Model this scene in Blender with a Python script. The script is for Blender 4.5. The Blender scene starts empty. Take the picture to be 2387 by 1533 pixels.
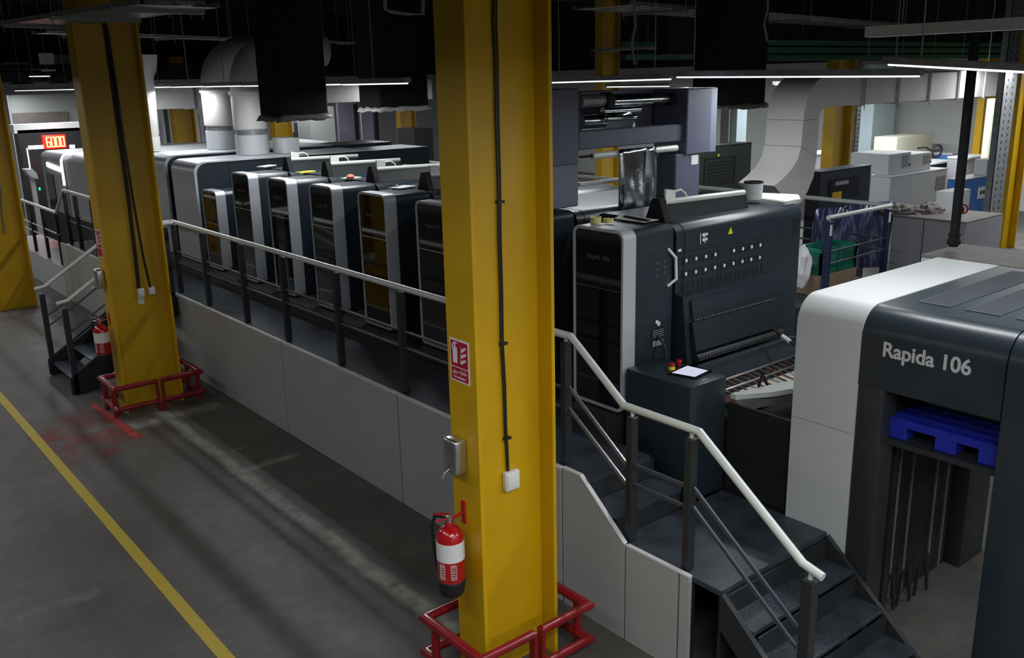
import bpy, bmesh, math, random
from mathutils import Vector, Matrix
random.seed(7)
PI = math.pi
SC = bpy.context.scene
COL = SC.collection
W, HH = 2387, 1533
# ------------------------------------------------------------------ camera
FOC = 2133.6
YAW, PITCH, ROLL, CAMH = 0.679031, 0.266439, -0.023272, 4.0
def _axes():
    cy, sy, cp, sp = math.cos(YAW), math.sin(YAW), math.cos(PITCH), math.sin(PITCH)
    f = Vector((sy*cp, cy*cp, -sp)); r = Vector((cy, -sy, 0)); u = r.cross(f)
    cr, sr = math.cos(ROLL), math.sin(ROLL)
    return cr*r+sr*u, -sr*r+cr*u, f
R_, U_, F_ = _axes()
cam = bpy.data.cameras.new('camera'); camo = bpy.data.objects.new('camera', cam); COL.objects.link(camo)
cam.sensor_width = 36.0; cam.lens = FOC/W*36.0; cam.clip_end = 200
camo.matrix_world = Matrix(((R_.x, U_.x, -F_.x, 0), (R_.y, U_.y, -F_.y, 0), (R_.z, U_.z, -F_.z, CAMH), (0, 0, 0, 1)))
SC.camera = camo
def at(px, py, X=None, Y=None, Z=None):
    """world point of a photo pixel on one plane of the building"""
    d = R_*((px-W/2)/FOC) + U_*(-(py-HH/2)/FOC) + F_
    o = Vector((0, 0, CAMH))
    if X is not None: t = X/d.x
    elif Y is not None: t = Y/d.y
    else: t = (Z-CAMH)/d.z
    return o+d*t
# ------------------------------------------------------------------ world, exposure
wd = bpy.data.worlds.new('world'); SC.world = wd; wd.use_nodes = True
wd.node_tree.nodes['Background'].inputs[0].default_value = (0.55, 0.6, 0.7, 1)
wd.node_tree.nodes['Background'].inputs[1].default_value = 0.0
SC.view_settings.view_transform = 'Standard'; SC.view_settings.look = 'None'
SC.view_settings.exposure = 0.0; SC.view_settings.gamma = 1.0
try: SC.view_settings.use_curve_mapping = False
except Exception: pass
# ceiling fluorescent rows: area lamps under the hanging rows, plus unseen lamps added as fill (x, y, z, size_x, size_y, watts)
def area(name, loc, sx, sy, watts, col=(0.93, 0.97, 1.0), rot=(0, 0, 0), spread=180):
    l = bpy.data.lights.new(name, 'AREA'); l.shape = 'RECTANGLE'; l.size = sx; l.size_y = sy
    l.energy = watts; l.color = col; l.spread = math.radians(spread)
    o = bpy.data.objects.new(name, l); COL.objects.link(o); o.location = loc; o.rotation_euler = rot
    return o
K = 2.0
for (x, y, z, sx, sy, w) in [
    (6.0, 11.6, 3.93, .1, 4.6, 48), (6.0, 18.5, 3.93, .1, 6, 60), (6.0, 26, 3.93, .1, 7, 80),
    (8.0, 6.6, 3.90, .1, 4.6, 46), (6.2, 2.2, 3.84, .1, 2.8, 30), (8.0, -1.2, 4.1, 3, .3, 80),
    (0.3, 4.5, 4.15, .6, 5, 30), (0.3, 12.5, 4.15, .6, 6, 32), (0.5, 21, 4.15, .6, 6, 70),
    (2.0, 0.6, 4.25, 3, .4, 70), (3.5, -2.5, 4.15, 5, .4, 90),  # added out of view near the camera as front fill
    (14.5, 5, 4.0, .1, 6, 85), (15.5, 14, 4.0, .1, 8, 100), (23.0, 11, 4.0, .1, 10, 320), (23, 22, 4.0, .1, 10, 160),
    (12.0, 22, 4.0, .1, 8, 80), (14, 31, 4.0, .1, 8, 150), (3, 31, 4.0, 6, .1, 120)]:
    area('row_or_fill_lamp', (x, y, z), sx, sy, w*K)

# ------------------------------------------------------------------ materials
def mat(name, col, rough=0.5, metal=0.0, noise=0.0, nscale=6.0, bump=0.0, bscale=40.0, coat=0.0, emit=None, estr=0.0, alpha=1.0, col2=None, spec=0.5, rnoise=0.0):
    m = bpy.data.materials.new(name); m.use_nodes = True
    nt = m.node_tree; N = nt.nodes; Lk = nt.links; b = N['Principled BSDF']
    b.inputs['Base Color'].default_value = (*col, 1); b.inputs['Roughness'].default_value = rough
    b.inputs['Metallic'].default_value = metal; b.inputs['Coat Weight'].default_value = coat
    b.inputs['Coat Roughness'].default_value = 0.1; b.inputs['Specular IOR Level'].default_value = spec
    tc = N.new('ShaderNodeTexCoord')
    if noise > 0 or col2 is not None:
        n = N.new('ShaderNodeTexNoise'); n.inputs['Scale'].default_value = nscale; n.inputs['Detail'].default_value = 6
        Lk.new(tc.outputs['Object'], n.inputs['Vector'])
        r = N.new('ShaderNodeValToRGB'); r.color_ramp.elements[0].position = .35; r.color_ramp.elements[1].position = .68
        c2 = col2 if col2 is not None else tuple(c*(1-noise) for c in col)
        r.color_ramp.elements[0].color = (*c2, 1); r.color_ramp.elements[1].color = (*col, 1)
        Lk.new(n.outputs['Fac'], r.inputs['Fac']); Lk.new(r.outputs['Color'], b.inputs['Base Color'])
        if rnoise:
            mr = N.new('ShaderNodeMapRange'); mr.inputs['To Min'].default_value = max(0, rough-rnoise); mr.inputs['To Max'].default_value = rough+rnoise
            Lk.new(n.outputs['Fac'], mr.inputs['Value']); Lk.new(mr.outputs['Result'], b.inputs['Roughness'])
    if bump > 0:
        n2 = N.new('ShaderNodeTexNoise'); n2.inputs['Scale'].default_value = bscale; Lk.new(tc.outputs['Object'], n2.inputs['Vector'])
        bp = N.new('ShaderNodeBump'); bp.inputs['Strength'].default_value = bump; bp.inputs['Distance'].default_value = .01
        Lk.new(n2.outputs['Fac'], bp.inputs['Height']); Lk.new(bp.outputs['Normal'], b.inputs['Normal'])
    if emit is not None:
        b.inputs['Emission Color'].default_value = (*emit, 1); b.inputs['Emission Strength'].default_value = estr
    if alpha < 1: b.inputs['Alpha'].default_value = alpha
    return m
M = {}
M['yellow'] = mat('yellow_paint', (.62, .36, .002), .38, noise=.12, nscale=2.5, bump=.04, bscale=30)
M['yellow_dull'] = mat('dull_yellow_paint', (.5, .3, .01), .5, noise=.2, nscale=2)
M['panel'] = mat('warm_grey_sheet', (.41, .41, .40), .45, noise=.06, nscale=2)
M['panel_edge'] = mat('panel_edge_strip', (.6, .6, .58), .4)
M['dark'] = mat('charcoal_blue_paint', (.020, .029, .038), .33, noise=.15, nscale=3)
M['dark2'] = mat('charcoal_paint', (.022, .025, .028), .45, noise=.2, nscale=5)
M['slate'] = mat('slate_paint', (.05, .062, .08), .4, noise=.1)
M['silver'] = mat('silver_paint', (.52, .54, .58), .36, metal=.25, noise=.03)
M['silver_warm'] = mat('warm_silver_paint', (.55, .56, .56), .42, metal=.1, noise=.03)
M['steel'] = mat('brushed_steel', (.62, .62, .62), .25, metal=.95, noise=.1, nscale=20)
M['rail'] = mat('satin_aluminium', (.66, .68, .64), .36, metal=.15)
M['gloss'] = mat('black_glass', (.003, .003, .0035), .06, spec=.7)
M['black'] = mat('matt_black', (.006, .006, .007), .8, noise=.3)
M['fabric_black'] = mat('black_duct_fabric', (.006, .006, .0065), .9, noise=.3, nscale=12, bump=.3, bscale=20)
M['rubber'] = mat('black_rubber', (.012, .012, .013), .6)
M['red'] = mat('red_paint', (.27, .007, .011), .32, noise=.25, nscale=8, coat=.3)
M['ext_red'] = mat('extinguisher_red', (.45, .006, .012), .22, coat=.5, noise=.08)
M['white'] = mat('white_plastic', (.75, .75, .73), .4, noise=.03)
M['white_duct'] = mat('painted_duct_white', (.62, .60, .58), .55, noise=.12, nscale=1.6, bump=.1, bscale=6)
M['wall'] = mat('pale_wall_paint', (.42, .43, .42), .8, noise=.12, nscale=.6)
M['ceil'] = mat('black_ceiling', (.004, .004, .0045), .95, noise=.3)
M['navy'] = mat('dark_navy_post', (.018, .026, .07), .4, noise=.1)
M['paper'] = mat('paper', (.75, .74, .7), .7, noise=.04)
M['cream'] = mat('cream_board', (.68, .66, .52), .6, noise=.05)
M['blue'] = mat('blue_pallet_plastic', (.012, .022, .33), .45, noise=.15)
M['blue_machine'] = mat('blue_enamel', (.04, .16, .5), .4, noise=.08)
M['green'] = mat('green_crate_plastic', (.005, .17, .11), .4, noise=.1)
M['green_beam'] = mat('green_beam_paint', (.02, .14, .07), .6, noise=.3)
M['machine_green'] = mat('green_black_enamel', (.02, .035, .03), .4, noise=.2)
M['galv'] = mat('galvanised_steel', (.32, .33, .34), .45, metal=.5, noise=.3, nscale=14)
M['tape'] = mat('yellow_tape', (.68, .6, .22), .45, noise=.1)
M['frame_blue'] = mat('blue_grey_frame', (.11, .115, .165), .45, noise=.08)
M['frame_pale'] = mat('pale_blue_grey_frame', (.17, .19, .24), .45, noise=.08)
M['foil'] = mat('chrome_film', (.5, .52, .55), .16, metal=1.0, noise=.3, nscale=30, bump=.2, bscale=14)
M['cable'] = mat('black_cable', (.01, .01, .01), .5)
M['skirt_brown'] = mat('dusty_brown_top', (.20, .175, .16), .6, noise=.25, nscale=5)
M['cab_grey'] = mat('grey_cabinet', (.26, .26, .28), .5, noise=.05)
M['cab_white'] = mat('white_cabinet', (.52, .54, .55), .5, noise=.05)
M['text_grey'] = mat('silver_lettering', (.5, .5, .5), .45)
M['text_dim'] = mat('dim_lettering', (.10, .10, .11), .4)
M['tube'] = mat('lit_tube', (.9, .9, .9), .4, emit=(.93, .97, 1), estr=1.8)
M['led_white'] = mat('lit_white_strip', (.9, .9, .9), .4, emit=(.95, .95, 1), estr=4.0)
M['led_red'] = mat('lit_red_glow', (.5, .02, .01), .4, emit=(1, .02, .01), estr=.9)
M['led_digit'] = mat('lit_digit', (1, .3, .1), .4, emit=(1, .35, .12), estr=4)
M['screen'] = mat('lit_screen', (.5, .5, .6), .3, emit=(.55, .57, .72), estr=.75)
M['screen_green'] = mat('green_indicator', (.0, .4, .1), .3, emit=(.0, 1, .3), estr=1.5)
M['warn'] = mat('warning_yellow', (.75, .68, .03), .4)
M['orange_lit'] = mat('orange_lit_metal', (.3, .14, .08), .4, metal=.6, noise=.3)  # orange light reflected in the feed table, put into the base colour
M['glasspane'] = mat('door_glass_panel', (.22, .24, .25), .2)
M['bag'] = mat('pale_bag_plastic', (.6, .6, .6), .5, bump=.6, bscale=18)
M['lilac'] = mat('lilac_panel', (.32, .31, .42), .6, noise=.05)
def sheet_material():
    m = bpy.data.materials.new('clear_plastic_sheet'); m.use_nodes = True; nt = m.node_tree; N = nt.nodes; b = N['Principled BSDF']
    b.inputs['Base Color'].default_value = (.1, .12, .3, 1); b.inputs['Roughness'].default_value = .15; b.inputs['Alpha'].default_value = .85
    tc = N.new('ShaderNodeTexCoord'); mp = N.new('ShaderNodeMapping'); mp.inputs['Scale'].default_value = (9, 9, 2)
    n = N.new('ShaderNodeTexNoise'); n.inputs['Scale'].default_value = 2.2; n.inputs['Detail'].default_value = 5
    r = N.new('ShaderNodeValToRGB'); r.color_ramp.elements[0].position = .5; r.color_ramp.elements[0].color = (.05, .055, .12, 1)
    r.color_ramp.elements[1].position = .75; r.color_ramp.elements[1].color = (.4, .45, .8, 1)
    nt.links.new(tc.outputs['Object'], mp.inputs['Vector']); nt.links.new(mp.outputs['Vector'], n.inputs['Vector'])
    nt.links.new(n.outputs['Fac'], r.inputs['Fac']); nt.links.new(r.outputs['Color'], b.inputs['Base Color'])
    bp = N.new('ShaderNodeBump'); bp.inputs['Strength'].default_value = .6; nt.links.new(n.outputs['Fac'], bp.inputs['Height']); nt.links.new(bp.outputs['Normal'], b.inputs['Normal'])
    return m
M['sheet'] = sheet_material()
def checker_material():
    m = bpy.data.materials.new('tread_plate'); m.use_nodes = True; nt = m.node_tree; N = nt.nodes; L = nt.links; b = N['Principled BSDF']
    b.inputs['Roughness'].default_value = .42; b.inputs['Metallic'].default_value = .1
    tc = N.new('ShaderNodeTexCoord')
    v = N.new('ShaderNodeTexVoronoi'); v.inputs['Scale'].default_value = 30; v.inputs['Randomness'].default_value = .35
    L.new(tc.outputs['Object'], v.inputs['Vector'])
    mr = N.new('ShaderNodeMapRange'); mr.inputs['From Min'].default_value = .18; mr.inputs['From Max'].default_value = .32; mr.inputs['To Min'].default_value = 1; mr.inputs['To Max'].default_value = 0
    L.new(v.outputs['Distance'], mr.inputs['Value'])
    n = N.new('ShaderNodeTexNoise'); n.inputs['Scale'].default_value = 5; n.inputs['Detail'].default_value = 8; L.new(tc.outputs['Object'], n.inputs['Vector'])
    r = N.new('ShaderNodeValToRGB'); r.color_ramp.elements[0].position = .3; r.color_ramp.elements[0].color = (.024, .029, .036, 1)
    r.color_ramp.elements[1].position = .75; r.color_ramp.elements[1].color = (.06, .072, .09, 1)
    L.new(n.outputs['Fac'], r.inputs['Fac'])
    mx = N.new('ShaderNodeMixRGB'); mx.blend_type = 'ADD'; mx.inputs[2].default_value = (.022, .026, .032, 1)
    L.new(mr.outputs['Result'], mx.inputs[0]); L.new(r.outputs['Color'], mx.inputs[1]); L.new(mx.outputs['Color'], b.inputs['Base Color'])
    bp = N.new('ShaderNodeBump'); bp.inputs['Strength'].default_value = .45; bp.inputs['Distance'].default_value = .006
    L.new(mr.outputs['Result'], bp.inputs['Height']); L.new(bp.outputs['Normal'], b.inputs['Normal'])
    return m
M['tread'] = checker_material()
def floor_material():
    m = bpy.data.materials.new('stained_concrete'); m.use_nodes = True; nt = m.node_tree; N = nt.nodes; L = nt.links; b = N['Principled BSDF']
    tc = N.new('ShaderNodeTexCoord'); P = tc.outputs['Object']
    def noise(s, d=8, rough=.6, dist=0.0):
        n = N.new('ShaderNodeTexNoise'); n.inputs['Scale'].default_value = s; n.inputs['Detail'].default_value = d
        n.inputs['Roughness'].default_value = rough; n.inputs['Distortion'].default_value = dist; L.new(P, n.inputs['Vector']); return n.outputs['Fac']
    def ramp(f, p0, p1, c0, c1):
        r = N.new('ShaderNodeValToRGB'); e = r.color_ramp.elements; e[0].position = p0; e[1].position = p1; e[0].color = (*c0, 1); e[1].color = (*c1, 1)
        L.new(f, r.inputs['Fac']); return r.outputs['Color']
    def mathn(op, a, c=None, clamp=False):
        x = N.new('ShaderNodeMath'); x.operation = op; x.use_clamp = clamp
        for i, v in enumerate((a, c)):
            if v is None: continue
            if isinstance(v, (int, float)): x.inputs[i].default_value = v
            else: L.new(v, x.inputs[i])
        return x.outputs[0]
    def mix(f, a, c, bt='MIX'):
        x = N.new('ShaderNodeMixRGB'); x.blend_type = bt
        for i, v in ((0, f), (1, a), (2, c)):
            if isinstance(v, (int, float)): x.inputs[i].default_value = v
            elif isinstance(v, tuple): x.inputs[i].default_value = (*v, 1)
            else: L.new(v, x.inputs[i])
        return x.outputs[0]
    base = ramp(noise(.9), .32, .7, (.078, .071, .063), (.135, .125, .114))
    fine = ramp(noise(7, 10, .7), .3, .75, (.72, .72, .72), (1.12, 1.1, 1.08))
    base = mix(1.0, base, fine, 'MULTIPLY')
    scuffs = ramp(noise(2.6, 12, .75, .6), .60, .74, (0, 0, 0), (1, 1, 1))
    base = mix(mathn('MULTIPLY', scuffs, .22), base, (.30, .29, .27))
    sep = N.new('ShaderNodeSeparateXYZ'); L.new(P, sep.inputs[0]); x, y = sep.outputs[0], sep.outputs[1]
    wob = mathn('MULTIPLY', mathn('SUBTRACT', noise(1.2, 6), .5), .22)
    wear = ramp(noise(5, 12, .8), .36, .56, (0, 0, 0), (1, 1, 1))
    def strip(coord, c, w, soft, lo=None, hi=None, other=None):
        d = mathn('ABSOLUTE', mathn('SUBTRACT', mathn('ADD', coord, wob), c))
        mr = N.new('ShaderNodeMapRange'); mr.inputs['From Min'].default_value = w; mr.inputs['From Max'].default_value = w+soft
        mr.inputs['To Min'].default_value = 1; mr.inputs['To Max'].default_value = 0; L.new(d, mr.inputs['Value']); f = mr.outputs[0]
        if lo is not None: f = mathn('MULTIPLY', f, mathn('GREATER_THAN', other, lo)); f = mathn('MULTIPLY', f, mathn('LESS_THAN', other, hi))
        return f
    cement = mathn('MAXIMUM', strip(x, 3.42, .03, .09, 4.6, 11.5, y), strip(y, 8.95, .02, .07, 3.4, 4.1, x))
    cement = mathn('MAXIMUM', cement, strip(y, 11.15, .03, .16, 2.9, 4.1, x))
    base = mix(mathn('MULTIPLY', mathn('MULTIPLY', cement, wear), .8), base, (.34, .33, .29))
    pt_ = ramp(noise(.75, 3), .60, .68, (0, 0, 0), (1, 1, 1)); pw = ramp(noise(6, 12, .85), .45, .62, (0, 0, 0), (1, 1, 1))
    base = mix(mathn('MULTIPLY', mathn('MULTIPLY', pt_, pw), .38), base, (.33, .31, .28))
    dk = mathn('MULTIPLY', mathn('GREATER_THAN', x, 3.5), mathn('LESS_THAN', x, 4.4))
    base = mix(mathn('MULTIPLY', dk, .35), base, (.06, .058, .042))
    L.new(base, b.inputs['Base Color'])
    rr = N.new('ShaderNodeMapRange'); rr.inputs['To Min'].default_value = .38; rr.inputs['To Max'].default_value = .68; L.new(noise(3), rr.inputs['Value']); L.new(rr.outputs[0], b.inputs['Roughness'])
    bp = N.new('ShaderNodeBump'); bp.inputs['Strength'].default_value = .15; bp.inputs['Distance'].default_value = .01; L.new(noise(25), bp.inputs['Height']); L.new(bp.outputs[0], b.inputs['Normal'])
    return m
M['floor'] = floor_material()
def worn_paint(name, col, p0, p1, scale):
    m = mat(name, col, .5); nt = m.node_tree; N = nt.nodes; L = nt.links; b = N['Principled BSDF']
    tc = N.new('ShaderNodeTexCoord'); n = N.new('ShaderNodeTexNoise'); n.inputs['Scale'].default_value = scale; n.inputs['Detail'].default_value = 10; n.inputs['Roughness'].default_value = .7
    L.new(tc.outputs['Object'], n.inputs['Vector']); r = N.new('ShaderNodeMapRange'); r.inputs['From Min'].default_value = p0; r.inputs['From Max'].default_value = p1
    L.new(n.outputs['Fac'], r.inputs['Value']); L.new(r.outputs[0], b.inputs['Alpha'])
    return m
M['line'] = worn_paint('worn_yellow_line_paint', (.50, .36, .03), .18, .42, 12)
M['redworn'] = worn_paint('worn_red_floor_paint', (.36, .07, .055), .44, .85, 2.6)
M['redline'] = worn_paint('worn_red_line_paint', (.42, .06, .05), .2, .5, 9)

# ------------------------------------------------------------------ mesh helpers
class MB:
    def __init__(s): s.bm = bmesh.new()
    def _xf(s, vs, rot, loc):
        if rot is not None: bmesh.ops.transform(s.bm, matrix=rot, verts=vs)
        bmesh.ops.translate(s.bm, vec=loc, verts=vs)
    def box(s, x0, x1, y0, y1, z0, z1, bev=0.0, seg=2):
        r = bmesh.ops.create_cube(s.bm, size=1.0); vs = r['verts']
        bmesh.ops.scale(s.bm, vec=(abs(x1-x0), abs(y1-y0), abs(z1-z0)), verts=vs)
        bmesh.ops.translate(s.bm, vec=((x0+x1)/2, (y0+y1)/2, (z0+z1)/2), verts=vs)
        if bev > 0:
            es = list({e for v in vs for e in v.link_edges})
            bmesh.ops.bevel(s.bm, geom=es, offset=bev, segments=seg, affect='EDGES', profile=.5)
        return s
    def bar(s, a, b, w, h=None, up=Vector((0, 0, 1))):
        a, b = Vector(a), Vector(b); h = h or w; d = (b-a); L = d.length; d.normalize()
        if abs(d.dot(up)) > .99: up = Vector((0, 1, 0))
        r = d.cross(up).normalized(); u = r.cross(d)
        vs = []
        for p in (a, b):
            for (i, j) in ((-1, -1), (1, -1), (1, 1), (-1, 1)): vs.append(s.bm.verts.new(p+r*(i*w/2)+u*(j*h/2)))
        f = s.bm.faces.new
        f(vs[3::-1]); f(vs[4:8])
        for k in range(4): f((vs[k], vs[(k+1) % 4], vs[4+(k+1) % 4], vs[4+k]))
        return s
    def tube(s, pts, r, n=10, closed=False, caps=True):
        pts = [Vector(p) for p in pts]; rings = []; N_ = len(pts)
        prev = None
        for i, p in enumerate(pts):
            if closed: t = (pts[(i+1) % N_]-pts[i-1])
            else: t = (pts[min(i+1, N_-1)]-pts[max(i-1, 0)])
            t.normalize()
            if prev is None:
                up = Vector((0, 0, 1)) if abs(t.z) < .9 else Vector((1, 0, 0)); a = t.cross(up).normalized()
            else:
                a = prev-t*prev.dot(t)
                a = a.normalized() if a.length > 1e-6 else t.orthogonal().normalized()
            prev = a; b = t.cross(a)
            sc = 1.0
            if 0 < i < N_-1 or closed:
                d1 = (pts[i]-pts[i-1]).normalized(); d2 = (pts[(i+1) % N_]-pts[i]).normalized()
                c = max(.5, math.sqrt(max(0, (1+d1.dot(d2))/2))); sc = 1/c
                if sc > 1.02:
                    axis = d1.cross(d2)
                    if axis.length > 1e-6:
                        axis.normalize(); out = t.cross(axis)
                        rings.append([s.bm.verts.new(p+(lambda v: v+out*(v.dot(out))*(sc-1))(a*math.cos(2*PI*k/n)*r+b*math.sin(2*PI*k/n)*r)) for k in range(n)]); continue
            rings.append([s.bm.verts.new(p+a*math.cos(2*PI*k/n)*r+b*math.sin(2*PI*k/n)*r) for k in range(n)])
        m = len(rings)
        for i in range(m if closed else m-1):
            A, B = rings[i], rings[(i+1) % m]
            for k in range(n): s.bm.faces.new((A[k], A[(k+1) % n], B[(k+1) % n], B[k]))
        if caps and not closed: s.bm.faces.new(rings[0][::-1]); s.bm.faces.new(rings[-1])
        return s
    def lathe(s, prof, c=(0, 0, 0), n=24, axis='Z'):
        c = Vector(c); rings = []
        for (r, h) in prof:
            ring = []
            for k in range(n):
                a = 2*PI*k/n; x, y = r*math.cos(a), r*math.sin(a)
                v = {'Z': (x, y, h), 'X': (h, x, y), 'Y': (x, h, y)}[axis]
                ring.append(s.bm.verts.new(c+Vector(v)))
            rings.append(ring)
        for A, B in zip(rings, rings[1:]):
            for k in range(n): s.bm.faces.new((A[k], A[(k+1) % n], B[(k+1) % n], B[k]))
        if prof[0][0] > 1e-5: s.bm.faces.new(rings[0][::-1])
        if prof[-1][0] > 1e-5: s.bm.faces.new(rings[-1])
        return s
    def prism(s, poly, a0, a1, axis='X'):
        """poly of 2D points extruded between a0 and a1; axis X: (y,z), Y: (x,z), Z: (x,y)"""
        def P(u, v, a): return {'X': (a, u, v), 'Y': (u, a, v), 'Z': (u, v, a)}[axis]
        A = [s.bm.verts.new(P(u, v, a0)) for u, v in poly]; B = [s.bm.verts.new(P(u, v, a1)) for u, v in poly]
        n = len(poly); s.bm.faces.new(A[::-1]); s.bm.faces.new(B)
        for k in range(n): s.bm.faces.new((A[k], A[(k+1) % n], B[(k+1) % n], B[k]))
        return s
    def ring(s, outer, inner, a0, a1, axis='X'):
        def P(u, v, a): return {'X': (a, u, v), 'Y': (u, a, v), 'Z': (u, v, a)}[axis]
        n = len(outer); V = [[s.bm.verts.new(P(u, v, a)) for u, v in pl] for a in (a0, a1) for pl in (outer, inner)]
        o0, i0, o1, i1 = V
        for k in range(n):
            j = (k+1) % n
            s.bm.faces.new((o0[k], o0[j], o1[j], o1[k])); s.bm.faces.new((i0[j], i0[k], i1[k], i1[j]))
            s.bm.faces.new((o0[j], o0[k], i0[k], i0[j])); s.bm.faces.new((o1[k], o1[j], i1[j], i1[k]))
        return s
    def build(s, name, m, parent=None, smooth=True, loc=None):
        bmesh.ops.recalc_face_normals(s.bm, faces=s.bm.faces)
        me = bpy.data.meshes.new(name); s.bm.to_mesh(me); s.bm.free()
        me.materials.append(m)
        if smooth:
            for p in me.polygons: p.use_smooth = True
            try: me.set_sharp_from_angle(angle=math.radians(32))
            except Exception: pass
        o = bpy.data.objects.new(name, me); COL.objects.link(o)
        if parent is not None:
            if isinstance(parent, bpy.types.Object):
                o.parent = parent; pl = world_loc(parent)
                # keep world placement: meshes are written in world coordinates
                me.transform(Matrix.Translation(-pl))
        else:
            xs = [v.co.copy() for v in me.vertices]
            lo = Vector((min(v.x for v in xs), min(v.y for v in xs), min(v.z for v in xs))); hi = Vector((max(v.x for v in xs), max(v.y for v in xs), max(v.z for v in xs)))
            c = Vector(((lo.x+hi.x)/2, (lo.y+hi.y)/2, lo.z)) if loc is None else Vector(loc)
            me.transform(Matrix.Translation(-c)); o.location = c
        return o
def world_loc(o):
    v = Vector(o.location)
    while o.parent: o = o.parent; v += Vector(o.location)
    return v
def rrect(u0, u1, v0, v1, r, seg=5, rb=None):
    rb = r if rb is None else rb; pts = []
    for (cu, cv, a0, q) in ((u1-r, v1-r, 0, r), (u0+r, v1-r, PI/2, r), (u0+rb, v0+rb, PI, rb), (u1-rb, v0+rb, 1.5*PI, rb)):
        for k in range(seg+1):
            a = a0+PI/2*k/seg; pts.append((cu+q*math.cos(a), cv+q*math.sin(a)))
    return pts
def thing(name, label, cat, loc, group=None):
    o = bpy.data.objects.new(name, None); COL.objects.link(o); o.location = loc; o['label'] = label; o['category'] = cat
    if group: o['group'] = group
    o.empty_display_size = .1
    return o
def tag(o, label, cat, group=None):
    o['label'] = label; o['category'] = cat
    if group: o['group'] = group
    return o
def struct(o): o['kind'] = 'structure'; return o
def kids(o): return [c for c in bpy.data.objects if c.parent == o]
def copy_tree(o, delta, label=None, parent=None):
    c = o.copy(); COL.objects.link(c)
    if parent is not None: c.parent = parent
    else: c.location = Vector(o.location)+Vector(delta)
    if label: c['label'] = label
    for k in kids(o): copy_tree(k, (0, 0, 0), None, c)
    return c
def text(name, body, size, m, parent, origin, right, up, extrude=.001, align='LEFT', sx=1.0, bold=0.0):
    cu = bpy.data.curves.new(name, 'FONT'); cu.body = body; cu.size = size; cu.extrude = extrude; cu.align_x = align; cu.offset = bold
    t = bpy.data.objects.new(name+'_src', cu); COL.objects.link(t)
    bpy.context.view_layer.update()
    me = bpy.data.meshes.new_from_object(t.evaluated_get(bpy.context.evaluated_depsgraph_get()))
    bpy.data.objects.remove(t)
    r, u = Vector(right).normalized(), Vector(up).normalized(); n = r.cross(u); o_ = Vector(origin)
    mt = Matrix(((r.x*sx, u.x, n.x, o_.x), (r.y*sx, u.y, n.y, o_.y), (r.z*sx, u.z, n.z, o_.z), (0, 0, 0, 1)))
    me.transform(mt); me.materials.clear(); me.materials.append(m)
    ob = bpy.data.objects.new(name, me); COL.objects.link(ob)
    if parent is not None:
        ob.parent = parent; me.transform(Matrix.Translation(-world_loc(parent)))
    return ob
VX, VY, VZ = Vector((1, 0, 0)), Vector((0, 1, 0)), Vector((0, 0, 1))
# ================================================================== THE HALL
struct(MB().box(-6, 34, -4, 46, -.2, 0).build('floor', M['floor'], loc=(0, 0, 0)))
struct(MB().box(-6, 34, -4, 46, 7.2, 7.4).build('ceiling', M['ceil']))
struct(MB().box(28, 28.2, -4, 46, 0, 7.2).build('wall_right', M['wall']))
struct(MB().box(-6, 28, 38, 38.2, 0, 7.2).build('wall_far', M['wall']))
M['wall_shade'] = mat('shade_black_upper_wall', (.012, .012, .014), .9, noise=.3)  # upper walls coloured black to paint the dark above the lamp rows
struct(MB().box(27.9, 28, -4, 46, 4.3, 7.2).build('wall_right_upper', M['wall_shade']))
struct(MB().box(-6, 27.9, 37.9, 38, 4.3, 7.2).build('wall_far_upper', M['wall_shade']))
struct(MB().box(-6.2, -6, -4, 46, 0, 7.2).build('wall_left', M['wall']))
struct(MB().box(-6, 28, -4.2, -4, 0, 7.2).build('wall_back', M['wall']))

# ------------------------------------------------------------------ floor paint
tag(MB().box(1.93, 2.03, -1, 24, .0005, .003).build('floor_line', M['line']), 'long straight yellow line painted on the concrete aisle floor', 'floor line')
g = MB().prism([(1.9, 11.6), (1.95, 10.9), (2.1, 10.3), (2.4, 10.25), (2.98, 10.7), (2.93, 11.6), (2.7, 12.25), (2.3, 12.1)], .0005, .002, 'Z')
rp = tag(g.build('floor_patch', M['redworn']), 'worn red painted patch on the floor beside the pillar with the left stairs', 'floor marking')
MB().prism([(2.88, 12.35), (2.80, 12.28), (2.86, 10.7), (2.96, 10.7)], .002, .004, 'Z').build('border_line', M['redline'], rp)

# ------------------------------------------------------------------ yellow columns (I-section, web across the hall)
def column(x0, x1, y0, y1, label, m='yellow', fl=.03, top=7.2, web=True):
    c = thing('steel_column', label, 'column', ((x0+x1)/2, (y0+y1)/2, 0))
    MB().box(x0, x0+fl, y0, y1, 0, top, .004, 1).build('flange', M[m], c)
    MB().box(x1-fl, x1, y0, y1, 0, top, .004, 1).build('flange', M[m], c)
    ym = (y0+y1)/2
    MB().box(x0+fl, x1-fl, ym-.012, ym+.012, 0, top).build('web', M[m], c)
    return c
C1 = column(3.18, 3.83, 4.30, 4.60, 'large yellow steel column nearest the viewer with red extinguisher and safety sign')
C2 = column(3.07, 3.81, 11.65, 11.95, 'yellow steel column beside the left staircase with two white sockets')
C3 = column(3.0, 3.68, 19.0, 19.3, 'yellow steel column at the far left edge of the picture')

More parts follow.
